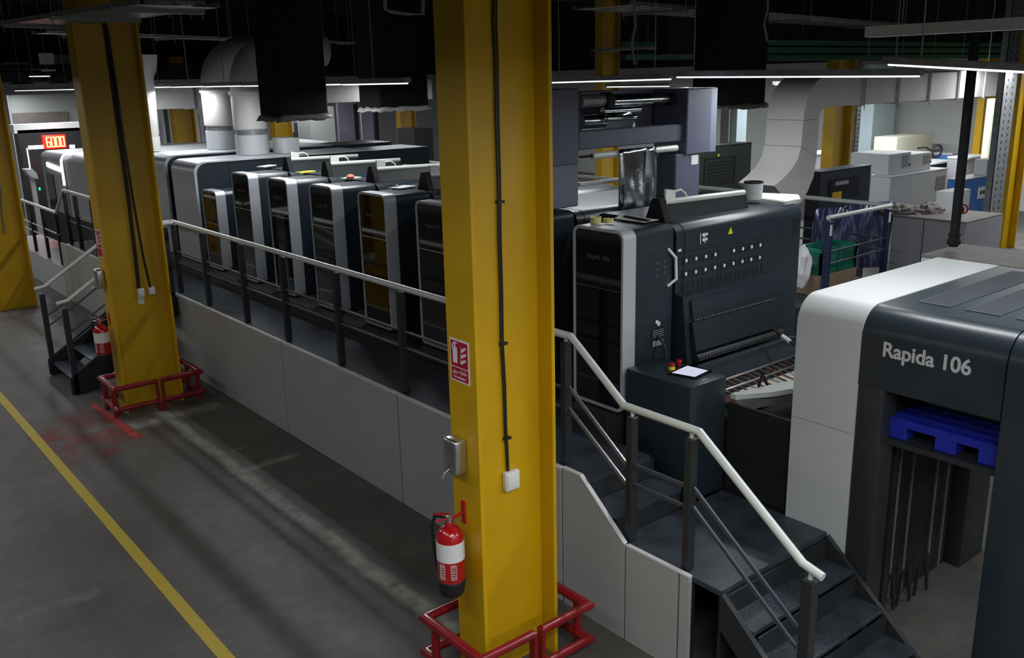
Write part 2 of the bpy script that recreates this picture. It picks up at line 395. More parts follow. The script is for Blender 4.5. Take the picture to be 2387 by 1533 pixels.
# red pipe guards
def guard(x0, x1, y0, y1, label):
    t = thing('column_guard', label, 'guard', ((x0+x1)/2, (y0+y1)/2, 0), None)
    r = .033; xm = (x0+x1)/2; zt, zb = .40, .13
    for s, (xa, xb) in ((-1, (x0, xm-.035)), (1, (x1, xm+.035))):
        for z in (zt, zb):
            MB().tube([(xb, y0, z), (xa, y0, z), (xa, y1, z), (xb, y1, z)], r, 14).build('rail_pipe', M['red'], t)
        for (px, py) in ((xb, y0), (xb, y1), (xa, y0+.02), (xa, y1-.02)):
            if px == xb: MB().box(px-.016, px+.016, py-.03, py+.03, 0, zt+.02, .004, 1).build('post', M['red'], t)
            else: MB().tube([(px+s*-.0, py+(.10 if py < (y0+y1)/2 else -.10), 0), (px, py+(.10 if py < (y0+y1)/2 else -.10), zt)], r*.9, 12).build('post', M['red'], t)
    return t
guard(3.02, 3.98, 4.14, 4.78, 'red pipe guard around the foot of the nearest yellow column')
guard(2.93, 4.0, 11.48, 12.1, 'red pipe guard around the column beside the left staircase')

# cables and sockets on the columns
def cable(pts, r, label, name='wall_cable', m='cable', extra=None):
    o = MB().tube(pts, r, 8).build(name, M[m]); tag(o, label, 'cable'); return o
yw = 4.435
def onw(px, py, y=yw): return at(px, py, Y=y)
pts = [onw(*q) for q in ((1147, -30), (1147, 60), (1151, 130), (1153, 260), (1158, 420), (1160, 560), (1164, 680), (1166, 800), (1172, 900), (1175, 1000), (1178, 1040), (1181, 1098))]
c = cable([(p.x, yw-.012, p.z) for p in pts], .008, 'black power cable running down the web of the nearest yellow column to a socket')
c2 = cable([(p.x+.026-.016*i/11, yw-.010, p.z) for i, p in enumerate(pts)], .0055, 'thinner black cable beside the thick one on the nearest yellow column')
for i, q in enumerate(((1160, 470), (1168, 800), (1177, 1020))):
    p = onw(*q); MB().box(p.x-.018, p.x+.035, yw-.028, yw, p.z-.008, p.z+.008).build('cable_clip', M['cable'], c)
def socket(px0, py0, px1, py1, y, label, parts=True):
    a, b = at(px0, py0, Y=y), at(px1, py1, Y=y)
    t = thing('wall_socket', label, 'socket', ((a.x+b.x)/2, y, min(a.z, b.z)))
    MB().box(a.x, b.x, y-.045, y, b.z, a.z, .008).build('housing', M['white'], t)
    MB().box(a.x+.012, b.x-.012, y-.052, y-.044, b.z+.012, a.z-.014, .004).build('cover_plate', M['white'], t)
    return t
socket(1170, 1100, 1203, 1131, yw, 'white socket box at the end of the cable on the nearest yellow column')
yw2 = 11.785
sk = socket(318, 672, 336, 690, yw2, 'white socket on the left staircase column, the left one with a note beneath')
socket(344, 668, 361, 684, yw2, 'white socket on the left staircase column, the right one of the pair')
a, b = at(320, 692, Y=yw2), at(337, 707, Y=yw2)
tag(MB().box(a.x, b.x, yw2-.004, yw2, b.z, a.z).build('paper_note', M['cream']), 'small square paper note stuck below the left socket on the yellow column', 'note')
p = [at(*q, Y=yw2) for q in ((240, 40), (262, 200), (280, 330), (300, 470), (315, 600), (323, 672))]
cable([(v.x, yw2-.014, v.z) for v in p], .022, 'thick black cable down the left staircase column to its left socket')
p = [at(*q, Y=yw2) for q in ((246, 60), (268, 200), (287, 330), (309, 470), (332, 600), (348, 668))]
cable([(v.x, yw2-.040, v.z) for v in p], .015, 'black cable slanting to the right socket of the left staircase column')
# white box behind the near column
a, b = at(1293, 1075, Y=4.55), at(1304, 1103, Y=4.55)
tag(MB().box(3.831, 3.90, 4.40, 4.5, b.z, a.z, .01).build('junction_box', M['white']), 'small white junction box on the back flange of the nearest yellow column', 'box')

p = [at(*q_, Y=19.13) for q_ in ((-20, 380), (2, 440), (6, 500), (11, 545))]
cable([(v.x, 19.118, v.z) for v in p], .014, 'thin cable with a small plug on the far left yellow column', m='cab_grey')
# extinguishers
def extinguisher(x, y, z0, h, label):
    """hangs on a flange face that looks toward -X; x is the flange face"""
    r = .092; cx = x-r-.03
    t = thing('fire_extinguisher', label, 'fire extinguisher', (cx, y, z0))
    hb = h*.80
    MB().lathe([(r*.93, .09), (r, .12), (r, hb*.80), (r*.92, hb*.90), (r*.62, hb*.975), (.03, hb), (.028, hb+.03)], (cx, y, z0), 28).build('cylinder', M['ext_red'], t)
    MB().lathe([(r*.78, 0), (r*.88, .012), (r*1.0, .085), (r*1.02, .105), (r*.99, .11)], (cx, y, z0), 28).build('rubber_foot', M['rubber'], t)
    MB().lathe([(r+.0015, .262), (r+.0015, .392)], (cx, y, z0), 28).build('white_label', M['white'], t)
    # small print panel on the lower shell
    dirs = Vector((-.75, -.66, 0)).normalized()
    for s in (-1, 1):
        ang = math.atan2(dirs.y, dirs.x)+s*.42
        vs = MB()
        for (z_a, z_b, w) in ((.145, .149, .36), (.245, .249, .36)):
            q = [(cx+(r+.002)*math.cos(ang+k*w/4-w/2), y+(r+.002)*math.sin(ang+k*w/4-w/2)) for k in range(5)]
            for (p0, p1) in zip(q, q[1:]): vs.bar((*p0, z0+z_a), (*p1, z0+z_a), .003, .004)
        for e in (-.18, .18): vs.bar((cx+(r+.002)*math.cos(ang+e), y+(r+.002)*math.sin(ang+e), z0+.145), (cx+(r+.002)*math.cos(ang+e), y+(r+.002)*math.sin(ang+e), z0+.247), .003, .004)
        for k in range(5):
            zz = z0+.16+k*.018
            for e0, e1 in ((-.13, -.02), (.01, .12-.03*(k % 2))):
                vs.bar((cx+(r+.002)*math.cos(ang+e0), y+(r+.002)*math.sin(ang+e0), zz), (cx+(r+.002)*math.cos(ang+e1), y+(r+.002)*math.sin(ang+e1), zz), .003, .006)
        vs.build('printed_panel', M['panel_edge'], t)
    v = MB(); v.lathe([(.022, hb+.02), (.022, hb+.07), (.012, hb+.08)], (cx, y, z0), 14); v.build('valve', M['steel'], t)
    MB().bar((cx+.02, y, z0+hb+.075), (cx-.10, y+.02, z0+hb+.11), .02, .008).bar((cx+.02, y, z0+hb+.05), (cx-.09, y+.02, z0+hb+.055), .018, .008).build('lever', M['ext_red'], t)
    hp = [(cx-.01, y+.02, z0+hb+.05), (cx-.05, y+.085, z0+hb+.06), (cx-.06, y+.115, z0+hb-.02), (cx-.055, y+.115, z0+hb*.7), (cx-.05, y+.10, z0+hb*.45), (cx-.045, y+.09, z0+hb*.30)]
    MB().tube(hp, .011, 10).build('hose', M['rubber'], t)
    hb_ = MB().box(x-.012, x, y-.02, y+.02, z0+hb-.02, z0+hb+.14, .004).bar((x-.006, y, z0+hb+.06), (cx+.02, y, z0+hb+.045), .02, .01)
    hb_.build('wall_bracket', M['ext_red'], t)
    return t
extinguisher(3.18, 4.485, .72, .61, 'red fire extinguisher hanging low on the nearest yellow column')
extinguisher(3.07, 11.83, .68, .60, 'red fire extinguisher on the column beside the left staircase')
# soap dispensers
def dispenser(x, y0, y1, z0, z1, label):
    t = thing('soap_dispenser', label, 'dispenser', (x-.05, (y0+y1)/2, z0))
    MB().box(x-.10, x, y0, y1, z0, z1, .022, 3).build('body', M['steel'], t)
    ym = (y0+y1)/2
    MB().lathe([(.018, 0), (.018, .03)], (x-.10, ym, z0+.05), 14, 'X').build('button', M['steel'], t)
    MB().tube([(x-.10, ym, z0+.04), (x-.145, ym, z0+.02), (x-.155, ym, z0-.012)], .007, 8).build('spout', M['steel'], t)
    return t
dispenser(3.18, 4.42, 4.56, 1.56, 1.80, 'shiny steel soap dispenser on the nearest yellow column')
dispenser(3.07, 11.76, 11.9, 1.62, 1.86, 'steel soap dispenser on the column beside the left staircase')
# safety sign on near column flange
def sign(x, yL, yR, z0, z1, label, detail=True):
    t = thing('safety_sign', label, 'sign', (x, (yL+yR)/2, z0))
    MB().box(x-.004, x, yR, yL, z0, z1, .001, 1).build('sign_board', M['white'], t)
    w, h = yL-yR, z1-z0; mg = .012
    MB().box(x-.0055, x-.0038, yR+mg, yL-mg, z0+h*.36, z1-mg).box(x-.0055, x-.0038, yR+mg, yL-mg, z0+mg, z0+h*.335).build('red_field', M['red_sign'], t)
    def pt(u, v): return (yL-u*w, z0+v*h)      # u from the left as read
    f = x-.0055
    # extinguisher pictogram
    MB().prism([pt(.17, .44), pt(.40, .44), pt(.40, .78), pt(.36, .82), pt(.21, .82), pt(.17, .78)], f-.001, f).prism([pt(.25, .83), pt(.32, .83), pt(.32, .88), pt(.25, .88)], f-.001, f).prism([pt(.12, .80), pt(.15, .87), pt(.24, .93), pt(.40, .93), pt(.40, .90), pt(.26, .89), pt(.18, .84), pt(.15, .76)], f-.001, f).build('extinguisher_symbol', M['white'], t)
    fl = MB()
    for (u, v, s) in ((.56, .44, 1), (.58, .58, 1), (.6, .72, .9)):
        fl.prism([pt(u, v), pt(u+.10*s, v+.02), pt(u+.30*s, v+.10), pt(u+.27*s, v+.16), pt(u+.20*s, v+.11), pt(u+.16*s, v+.13), pt(u+.05*s, v+.07), pt(u+.02, v+.14)], f-.001, f)
    fl.build('flame_symbol', M['white'], t)
    if detail:
        o = pt(.5, .07); text('english_words', 'Fire Extinguisher', .021, M['white'], t, (f-.0004, o[0], o[1]+.006), (0, -1, 0), (0, 0, 1), .0003, 'CENTER', .9, .0006)
        o = pt(.5, .21); text('arabic_words', '\ufed6\ufef3\ufeae\ufea3 \ufe94\ufef3\ufe8e\ufed4\ufec3', .034, M['white'], t, (f-.0004, o[0], o[1]), (0, -1, 0), (0, 0, 1), .0003, 'CENTER', .95, .0004)
    return t
M['red_sign'] = mat('sign_red', (.42, .004, .03), .45)
sign(3.18, 4.565, 4.365, 2.165, 2.445, 'red and white fire extinguisher sign on the nearest yellow column')
sign(3.07, 11.92, 11.70, 2.0, 2.34, 'red and white sign on the edge of the left staircase column, seen almost edge-on', False)

# ================================================================== PRESS GALLERY
XP = 4.31
gal = thing('walkway_platform', 'raised tread-plate walkway with grey side panels and handrail along the press', 'walkway', (4.65, 9, 0))
for (ya, yb) in ((18.87, 14.12), (14.10, 9.62), (9.60, 7.12), (7.10, 4.79)):
    MB().box(XP, XP+.03, yb, ya, 0, 1.125, .004, 1).build('side_panel', M['panel'], gal)
    MB().box(XP-.004, XP+.036, yb, ya, 1.125, 1.145, .003, 1).build('edge_strip', M['panel_edge'], gal)
MB().prism([(4.77, 0), (4.77, 1.14), (4.58, 1.14), (4.12, .76), (4.12, 0)], XP, XP+.03).build('side_panel', M['panel'], gal)
MB().prism([(4.10, 0), (4.10, .76), (3.62, .76), (3.62, 0)], XP, XP+.03).build('side_panel', M['panel'], gal)
MB().prism([(3.60, 0), (3.60, .76), (3.52, .76), (3.52, 0)], XP, XP+.03).build('side_panel', M['panel'], gal)
MB().bar((XP+.015, 4.58, 1.148), (XP+.015, 4.12, .768), .036, .014).bar((XP+.015, 4.10, .767), (XP+.015, 3.52, .767), .036, .014).bar((XP+.015, 4.77, 1.148), (XP+.015, 4.58, 1.148), .036, .014).build('edge_strip', M['panel_edge'], gal)
MB().box(XP+.035, 4.99, 4.50, 18.87, 1.10, 1.14).build('deck', M['tread'], gal)
MB().box(XP+.035, 5.05, 4.23, 4.50, .91, .95).build('step', M['tread'], gal)
MB().box(XP+.035, 5.555, 3.28, 4.23, .72, .76).build('landing', M['tread'], gal)
for q in ((5.04, 4.505, 4.53, .95, 1.10), (5.04, 4.235, 4.26, .76, .91), (5.55, 3.285, 3.31, .2, .72)):
    MB().box(XP+.05, *q).build('riser', M['dark2'], gal)
XR = 4.40
def post(p, y, z0, z1, m='dark2'):
    o = MB().box(XR-.035, XR+.035, y-.03, y+.03, z0, z1, .006, 1).build('post', M[m], p)
    MB().box(XR-.012, XR+.012, y-.006, y+.006, z1, z1+.04).build('rail_bracket', M['rail'], o)
for y in (18.84, 18.12, 17.06, 15.9, 14.8, 13.02, 11.95, 10.71, 9.57, 8.32, 7.09, 5.95, 4.82): post(gal, y, 1.145, 2.12)
for y in (4.14, 3.61): post(gal, y, .765, 1.715)
MB().tube([(3.95, 13.05, 2.165), (XR, 13.05, 2.165), (XR, 4.76, 2.165), (XR, 4.22, 1.775), (XR, 3.55, 1.775), (XR, 2.74, 1.175), (XR, 2.60, 1.14)], .028, 14).build('handrail', M['rail'], gal)
MB().tube([(XR, 18.86, 2.165), (XR, 14.2, 2.165)], .026, 12).build('handrail', M['rail'], gal)
for z in (1.59, 1.75):
    MB().tube([(XR+.0, 18.8, z), (XR, 14.3, z)], .012, 8).build('mid_rail', M['slate'], gal)
    MB().tube([(XR+.0, 13.0, z), (XR, 4.85, z)], .014, 8).build('mid_rail', M['slate'], gal)
for (a, b) in (((4.79, 1.77), (4.16, 1.32)), ((4.79, 1.60), (4.16, 1.17))):
    MB().bar((XR, a[0], a[1]), (XR, b[0], b[1]), .014, .028).build('mid_rail', M['steel'], gal)
for z in (1.36, 1.21): MB().bar((XR, 4.12, z), (XR, 3.63, z), .018, .026).build('mid_rail', M['slate'], gal)
for (a, b) in (((3.58, 1.37), (2.74, .73)), ((3.58, 1.23), (2.74, .59))):
    MB().bar((XR, a[0], a[1]), (XR, b[0], b[1]), .018, .026).build('mid_rail', M['slate'], gal)

# near staircase
st = thing('steel_staircase', 'dark tread-plate staircase going down at the front right of the walkway', 'staircase', (4.95, 2.9, 0))
for (ya, yb, z) in ((3.27, 3.03, .57), (3.02, 2.78, .38), (2.77, 2.53, .19)):
    MB().box(4.37, 5.515, yb, ya, z-.035, z, .004, 1).build('tread', M['tread'], st)
    MB().box(4.38, 5.51, ya-.02, ya-.005, z, z+.155).build('riser', M['dark2'], st)
for xs in (4.32, 5.52):
    MB().prism([(3.27, .72), (3.26, .75), (2.50, .10), (2.42, 0), (2.70, 0), (3.27, .50)], xs, xs+.04).build('stringer', M['dark2'], st)
MB().box(XR-.035, XR+.035, 2.64, 2.72, 0, 1.09, .006, 1).build('post', M['dark2'], st)
MB().box(XR-.01, XR+.01, 2.67, 2.69, 1.09, 1.145).build('rail_bracket', M['rail'], st)
# inner side wall that closes the landing
MB().box(4.345, 4.375, 3.52, 4.1, 0, .7).build('support_frame', M['black'], gal)

# left staircase (goes down toward the aisle)
sl = thing('steel_staircase', 'black steel staircase with tall posts beside the left yellow column', 'staircase', (3.5, 13.5, 0))
n = 5; x_b = 2.80; run = (4.25-x_b)/n
for k in range(n):
    z = .19*(k+1); xa = x_b+run*k
    MB().box(xa, xa+run+.02, 12.93, 14.06, z-.03, z, .003, 1).build('tread', M['slate'], sl)
for yy in (12.87, 14.06):
    MB().prism([(x_b-.06, .02), (x_b-.06, .24), (4.23, 1.20), (4.29, 1.10), (4.29, .86), (x_b+.14, 0)], yy, yy+.05, 'Y').build('stringer', M['black'], sl)
for yy in (12.87, 14.09):
    MB().box(2.77, 2.84, yy, yy+.07, 0, 1.20, .006, 1).build('post', M['dark2'], sl)
    MB().box(4.20, 4.27, yy, yy+.07, 1.14, 2.12, .006, 1).build('post', M['dark2'], sl)
    MB().tube([(2.72, yy+.035, 1.28), (2.86, yy+.035, 1.30), (4.23, yy+.035, 2.165), (4.36, yy+.035, 2.165)], .026, 12).build('handrail', M['rail'], sl)
    for dz in (-.42, -.57):
        MB().tube([(2.84, yy+.035, 1.30+dz), (2.95, yy+.035, 1.36+dz), (4.23, yy+.035, 2.165+dz)], .013, 8).build('mid_rail', M['slate'], sl)

# far landing past the gallery
fl = thing('walkway_platform', 'lower grey landing with handrail at the far end of the walkway', 'walkway', (4.7, 21, 0))
MB().box(XP, XP+.03, 19.35, 24.5, 0, .60).build('side_panel', M['panel'], fl)
MB().box(XP+.03, 5.1, 19.35, 24.5, .56, .60).build('deck', M['panel'], fl)
MB().box(XP, XP+.03, 18.89, 19.33, 0, 1.12).build('side_panel', M['panel'], fl)
for y in (24.2, 23.0, 21.95, 20.85, 19.75): MB().box(XR-.03, XR+.03, y-.03, y+.03, .60, 1.62).build('post', M['dark2'], fl)
MB().tube([(XR, 24.4, 1.66), (XR, 19.7, 1.66), (XR, 18.9, 2.16)], .03, 10).build('handrail', M['rail'], fl)
for z in (1.05, 1.22): MB().tube([(XR, 24.4, z), (XR, 19.7, z)], .015, 8).build('mid_rail', M['rail'], fl)

# plinth below the units
pl = MB().box(5.0, 5.9, 4.98, 18.6, .02, 1.30, .008, 1).build('machine_plinth', M['dark2'])
tag(pl, 'long low dark step that carries the row of printing units', 'plinth')

# ================================================================== PRINTING UNITS
def unit_box(y0, y1, x0, x1, z0, z1, r, seg=6):
    return MB().prism(rrect(y0, y1, z0, z1, r, seg, .01), x0, x1, 'X')
def make_unit(yl, label, w=.58, top=2.83, rich=False):
    y0, y1 = yl-w, yl
    t = thing('printing_unit', label, 'printing unit', (5.4, (y0+y1)/2, 1.30), None)
    fr = MB().ring(rrect(y0, y1, 1.315, top, .075, 6, .06), rrect(y0+.022, y1-.022, 1.34, top-.025, .055, 6, .045), 5.145, 5.29).build('front_frame', M['silver'], t)
    gp = MB().prism(rrect(y0+.023, y1-.023, 1.341, top-.026, .054, 6, .044), 5.155, 5.20).build('front_door', M['gloss'], t)
    zs = top-.50
    MB().box(5.152, 5.156, y0+.03, y1-.03, zs, zs+.008).build('door_seam', M['slate' if rich else 'silver'], gp)
    text('model_name', 'Rapida 106', .058, M['text_dim'], gp, (5.153, (y0+y1)/2, top-.26), (0, -1, 0), (0, 0, 1), .0008, 'CENTER')
    MB().prism(rrect(y0+.012, y1-.012, 1.302, top-.012, .07, 6, .01), 5.29, 5.745).build('cabinet', M['dark'], t)
    MB().box(5.29, 5.742, y0+.010, y0+.0125, top-.19, top-.186).build('cabinet_seam', M['slate'], t)
    MB().prism(rrect(y0+.03, y1-.03, 1.30, 1.40, .03, 3, .01), 5.20, 5.40).build('base_shoe', M['black'], t)
    return t
def make_body(yl, label, x1=7.57, flap=True, drive=True):
    y0, y1 = yl-.56, yl+.50
    t = thing('press_body', label, 'press section', (6.6, (y0+y1)/2, 0))
    MB().prism(rrect(y0, y1, .02, 2.80, .10, 6, .01), 5.905, x1, 'X').build('housing', M['dark'], t)
    MB().prism(rrect(y0+.005, y0+.6, 1.5, 2.797, .095, 6, .01), 5.80, 5.904, 'X').build('end_cover', M['dark'], t)
    yy = y0+.28
    if drive: MB().prism(rrect(y0+.1, y1-.05, .02, 2.0, .05, 4, .01), x1+.01, 8.9, 'X').build('drive_housing', M['dark2'], t)
    if not flap: return t
    # guard flap with aluminium grip rail and bracket
    MB().prism([(yy-.06, 2.80), (yy+.10, 2.80), (yy+.02, 2.93), (yy-.02, 2.95)], 5.93, 7.0, 'X').build('guard_flap', M['dark2'], t)
    MB().tube([(5.93, yy-.02, 2.96), (7.02, yy-.02, 2.94)], .026, 12).build('grip_rail', M['rail'], t)
    bp = MB().prism([(yy-.10, 2.79), (yy+.14, 2.79), (yy+.06, 2.99), (yy-.02, 3.0)], 5.86, 5.93, 'X').build('pivot_bracket', M['black'], t)
    MB().prism([(5.935, 2.97), (6.06, 2.96), (6.06, 3.05), (5.935, 3.07)], yy-.03, yy-.01, 'Y').build('latch_plate', M['white'], t)
    MB().tube([(6.06, yy-.02, 3.04), (6.14, yy-.02, 3.045), (6.20, yy-.02, 3.01), (6.22, yy-.02, 2.96)], .009, 8).build('grip_loop', M['white'], t)
    MB().prism([(yy-.06, 2.80), (yy+.10, 2.80), (yy+.02, 2.93), (yy-.02, 2.95)], 7.0, 7.05, 'X').build('pivot_bracket', M['black'], t)
    return t
UL = [(5.54, 'black-fronted printing unit right of the nearest yellow column, with tape rolls on top'),
      (6.74, 'printing unit mostly hidden behind the nearest yellow column'),
      (7.91, 'black-fronted printing unit cut by the left edge of the nearest yellow column'),
      (9.08, 'black-fronted printing unit with brown reflections, second left of the nearest column'),
      (10.25, 'black-fronted printing unit third left of the nearest column, red item on top'),
      (11.43, 'black-fronted printing unit with a yellow sheet on its top'),
      (12.60, 'printing unit with silver frame, next to the low short unit')]
units = []; bodies = []
u0 = make_unit(UL[0][0], UL[0][1], rich=True); b0 = make_body(UL[0][0], 'dark press section with control buttons on its side, behind the unit with tape rolls', drive=False)
u1 = make_unit(UL[1][0], UL[1][1]); b1 = make_body(UL[1][0], 'dark press section under the film stamping frame', flap=False); b2 = make_body(UL[2][0], 'dark press section with aluminium grip rail, cut by the nearest column')
pos = ['cut by the nearest column', 'behind the unit with brown reflections', 'behind the unit topped by a red item', 'behind the unit topped by a yellow sheet', 'behind the last tall unit before the dryers']
for i, (y, lab) in enumerate(UL[2:]):
    d = (0, y-UL[1][0], 0)
    units.append(copy_tree(u1, d, lab))
    if i: bodies.append(copy_tree(b2, (0, y-UL[2][0], 0), 'dark press section with aluminium grip rail, '+pos[i]))
make_unit(13.80, 'low short unit with glossy door and silver frame left of the tall units', w=.56, top=2.50)
# details on unit side (door handle, marks)
yS = 5.54-.58+.010
dh = [at(*q, Y=yS-.03) for q in ((1563, 580), (1575, 600), (1576, 650), (1562, 668))]
MB().tube([(dh[0].x, yS, dh[0].z), tuple(dh[1]), tuple(dh[2]), (dh[3].x, yS, dh[3].z)], .013, 10).build('door_handle', M['rail'], u0)
for i, (px, py) in enumerate(((1533, 625), (1550, 620))):
    a = at(px, py-12, Y=yS)
    g = MB()
    for k in range(3):
        g.box(a.x-.018, a.x+.012, yS-.003, yS-.001, a.z-.05*k-.004, a.z-.05*k+.006); g.box(a.x-.008+.006*k*(1 if i else -1), a.x-.002+.006*k*(1 if i else -1), yS-.003, yS-.001, a.z-.05*k-.025, a.z-.05*k-.004)
    g.build('faint_symbols', M['text_dim'], u0)
a = at(1533, 752, Y=yS)
MB().lathe([(.016, 0), (.016, .002)], (a.x-.012, yS-.003, a.z+.01), 12, 'Y').lathe([(.02, 0), (.02, .002)], (a.x+.012, yS-.003, a.z-.01), 12, 'Y').build('white_sticker', M['white'], u0)
a, b = at(1519, 768, Y=yS), at(1547, 804, Y=yS)
MB().box(a.x, b.x, yS-.004, yS, b.z, a.z).build('rating_plate', M['black'], u0)
g = MB()
for k in range(4): g.box(a.x+.01, b.x-.01, yS-.005, yS-.003, a.z-.02-.018*k, a.z-.014-.018*k)
g.box(a.x+.012, b.x-.01, yS-.005, yS-.003, b.z+.012, b.z+.06); g.build('plate_text', M['cab_grey'], u0)
# ------- control face of the first press section
yB = 5.54-.56
def face(px, py, dy=0.0): return at(px, py, Y=yB-dy)
g = MB(); a = face(1641, 553, .004)
for (dx, dz, r) in ((-.006, .022, .016), (.038, .024, .012), (-.004, -.02, .016), (.036, -.02, .012)):
    g.lathe([(r, 0), (r, .003)], (a.x+dx, yB-.006, a.z+dz), 12, 'Y')
for dx in (-.045, .016): g.box(a.x+dx-.004, a.x+dx+.004, yB-.006, yB-.003, a.z-.05, a.z+.04)
g.build('white_gauge', M['white'], b0)
a = face(1703, 537, .004)
MB().prism([(a.x-.032, a.z-.03), (a.x+.032, a.z-.03), (a.x, a.z+.03)], yB-.005, yB-.002, 'Y').build('warning_triangle', M['warn'], b0)
rec = MB()
for z in (2.49, 2.375, 2.27):
    for k in range(9):
        xx = 5.92+k*.128
        if z == 2.49 and k == 4: continue
        for j in range(4): rec.box(xx-.045, xx-.012, yB-.006, yB-.001, z-.03+j*.018, z-.022+j*.018)
        for j in range(4): rec.box(xx+.03, xx+.055, yB-.006, yB-.001, z-.03+j*.018, z-.022+j*.018)
rec.build('vent_slots', M['black'], b0)
for z, xs in ((2.49, [5.92+.128*k for k in range(9) if k != 4]), (2.375, [5.92+.128*k for k in range(9)])):
    for xx in xs: MB().box(xx-.013, xx+.013, yB-.012, yB-.001, z-.015, z+.015, .004, 1).build('push_button', M['white'], b0)
MB().box(5.80, 7.05, yB-.004, yB-.001, 2.555, 2.562).build('panel_seam', M['black'], b0)
MB().box(5.81, 5.85, yB-.01, yB-.001, 2.58, 2.60).build('name_tab', M['white'], b0)
g = MB()
for k in range(6): g.box(7.44, 7.53, yB-.005, yB-.001, 2.54+k*.025, 2.552+k*.025)
g.build('side_vent', M['black'], b0)
# folded-out guard below the buttons
gp = MB().prism([(4.974, 2.215), (4.90, 2.205), (4.83, 1.62), (4.974, 1.62)], 5.80, 7.20, 'X').build('folding_guard', M['dark'], b0)
MB().prism([(4.895, 2.16), (4.872, 2.165), (4.848, 2.01), (4.87, 2.01)], 5.88, 7.06, 'X').build('guard_skin', M['dark'], gp)
MB().prism([(4.86, 1.985), (4.835, 1.985), (4.785, 1.74), (4.83, 1.72)], 5.86, 7.04, 'X').build('guard_skin', M['dark'], gp)
g = MB()
for k in range(30): g.box(5.90+k*.038, 5.915+k*.038, 4.838, 4.852, 1.992, 2.006)
g.build('perforated_strip', M['galv'], gp)
MB().tube([(5.86, 4.79, 1.68), (7.08, 4.79, 1.68)], .035, 12).build('ridged_roller', M['dark2'], gp)
g = MB()
for k in range(30): g.box(5.88+k*.04, 5.895+k*.04, 4.757, 4.76, 1.665, 1.70)
g.build('roller_ridges', M['galv'], gp)
MB().bar((5.84, 4.74, 1.615), (7.2, 4.74, 1.615), .06, .03).build('lower_bar', M['slate'], gp)

# ------- console with touch screen
cs = thing('operator_console', 'dark console box with touch screen and red stop buttons by the landing', 'console', (5.4, 4.55, .76))
MB().box(5.15, 5.58, 4.25, 4.92, .765, 1.72, .008, 2).build('housing', M['dark'], cs)
def top(px, py, z=1.722): return at(px, py, Z=z)
sc = [top(1556, 872), top(1622, 884), top(1660, 866), top(1600, 852)]
MB().prism([(p.x, p.y) for p in sc], 1.721, 1.732, 'Z').build('screen_bezel', M['gloss'], cs)
c0 = sum(sc, Vector())/4
MB().prism([((p.x-c0.x)*.80+c0.x, (p.y-c0.y)*.80+c0.y) for p in sc], 1.732, 1.734, 'Z').build('touch_screen', M['screen'], cs)
for (px, py, yel) in ((1566, 860, True), (1583, 852, False)):
    p = top(px, py)
    if yel: MB().lathe([(.028, 0), (.026, .018), (.018, .022)], (p.x, p.y, 1.721), 18).build('button_collar', M['warn'], cs)
    MB().lathe([(.013, 0), (.013, .03), (.024, .034), (.022, .05), (.0, .054)], (p.x, p.y, 1.722), 18).build('stop_button', M['ext_red'], cs)
g = MB(); p = top(1642, 884)
for k in range(4): g.box(p.x-.03+k*.018, p.x-.02+k*.018, p.y-.006, p.y+.006, 1.7205, 1.7225)
g.build('indicator_marks', M['white'], cs)
hs = [at(1533, 783, Y=4.955), at(1545, 797, Y=4.90), at(1551, 815, Y=4.86)]
h_ = top(1553, 838)
MB().tube([hs[0], hs[1], hs[2], (h_.x, h_.y, 1.722)], .013, 10).build('cable', M['rubber'], cs)

# ------- feed table between console and feeder
ft = thing('feed_table', 'low dark feed table with exposed grippers and light metal side guard', 'press section', (6.5, 4.2, 0))
MB().box(5.62, 7.7, 3.66, 4.72, 0, 1.36, .01, 1).build('housing', M['black'], ft)
MB().box(5.60, 5.63, 3.66, 4.24, .77, 1.50).build('side_plate', M['black'], ft)
MB().prism([(4.72, 1.36), (4.72, 1.60), (4.66, 1.60), (4.5, 1.37)], 5.86, 7.1, 'X').build('sloping_cover', M['dark'], ft)
MB().prism([(4.6, 1.36), (4.55, 1.56), (4.2, 1.60), (3.7, 1.66), (3.66, 1.36)], 7.25, 7.6, 'X').build('side_casting', M['orange_lit'], ft)
MB().prism([(5.64, 4.20), (5.64, 4.25), (6.9, 3.98), (7.2, 3.74), (7.1, 3.66), (5.9, 4.05)], 1.52, 1.56, 'Z').build('side_guard', M['rail'], ft)
MB().prism([(5.64, 4.19), (5.64, 4.21), (7.0, 3.80), (7.0, 3.78)], 1.42, 1.52, 'Z').build('side_guard_edge', M['galv'], ft)
MB().box(5.9, 6.95, 4.28, 4.42, 1.455, 1.462).build('lit_sheet', M['paper'], ft)
MB().box(5.8, 7.0, 4.2, 4.6, 1.37, 1.40).build('orange_glow_plate', M['orange_lit'], ft)  # plate painted with the orange reflected glow
for k in range(14):
    xx = 5.82+k*.09
    MB().bar((xx, 4.22, 1.46), (xx+.02, 4.60, 1.50), .012, .012).build('gripper_rod', M['orange_lit' if k % 3 else 'steel'], ft)
for yy, z in ((4.25, 1.47), (4.45, 1.49), (4.58, 1.51)):
    MB().tube([(5.78, yy, z), (7.1, yy, z)], .012, 8).build('cross_shaft', M['steel'], ft)
MB().tube([(5.95, 4.23, 1.48), (5.98, 4.20, 1.66), (6.1, 4.22, 1.50)], .012, 8).build('loose_hose', M['rubber'], ft)
a, b = at(1797, 762, Y=4.6), at(1850, 803, Y=4.35)
MB().tube([a, b], .012, 8).build('gas_strut', M['black'], ft)
MB().tube([a.lerp(b, .5), a.lerp(b, .85)], .020, 10).build('strut_sleeve', M['white'], ft)
MB().box(7.1, 7.24, 4.25, 4.7, 1.37, 1.55, .02).box(7.3, 7.6, 4.5, 4.71, 1.37, 1.60, .02).build('gear_case', M['black'], ft)

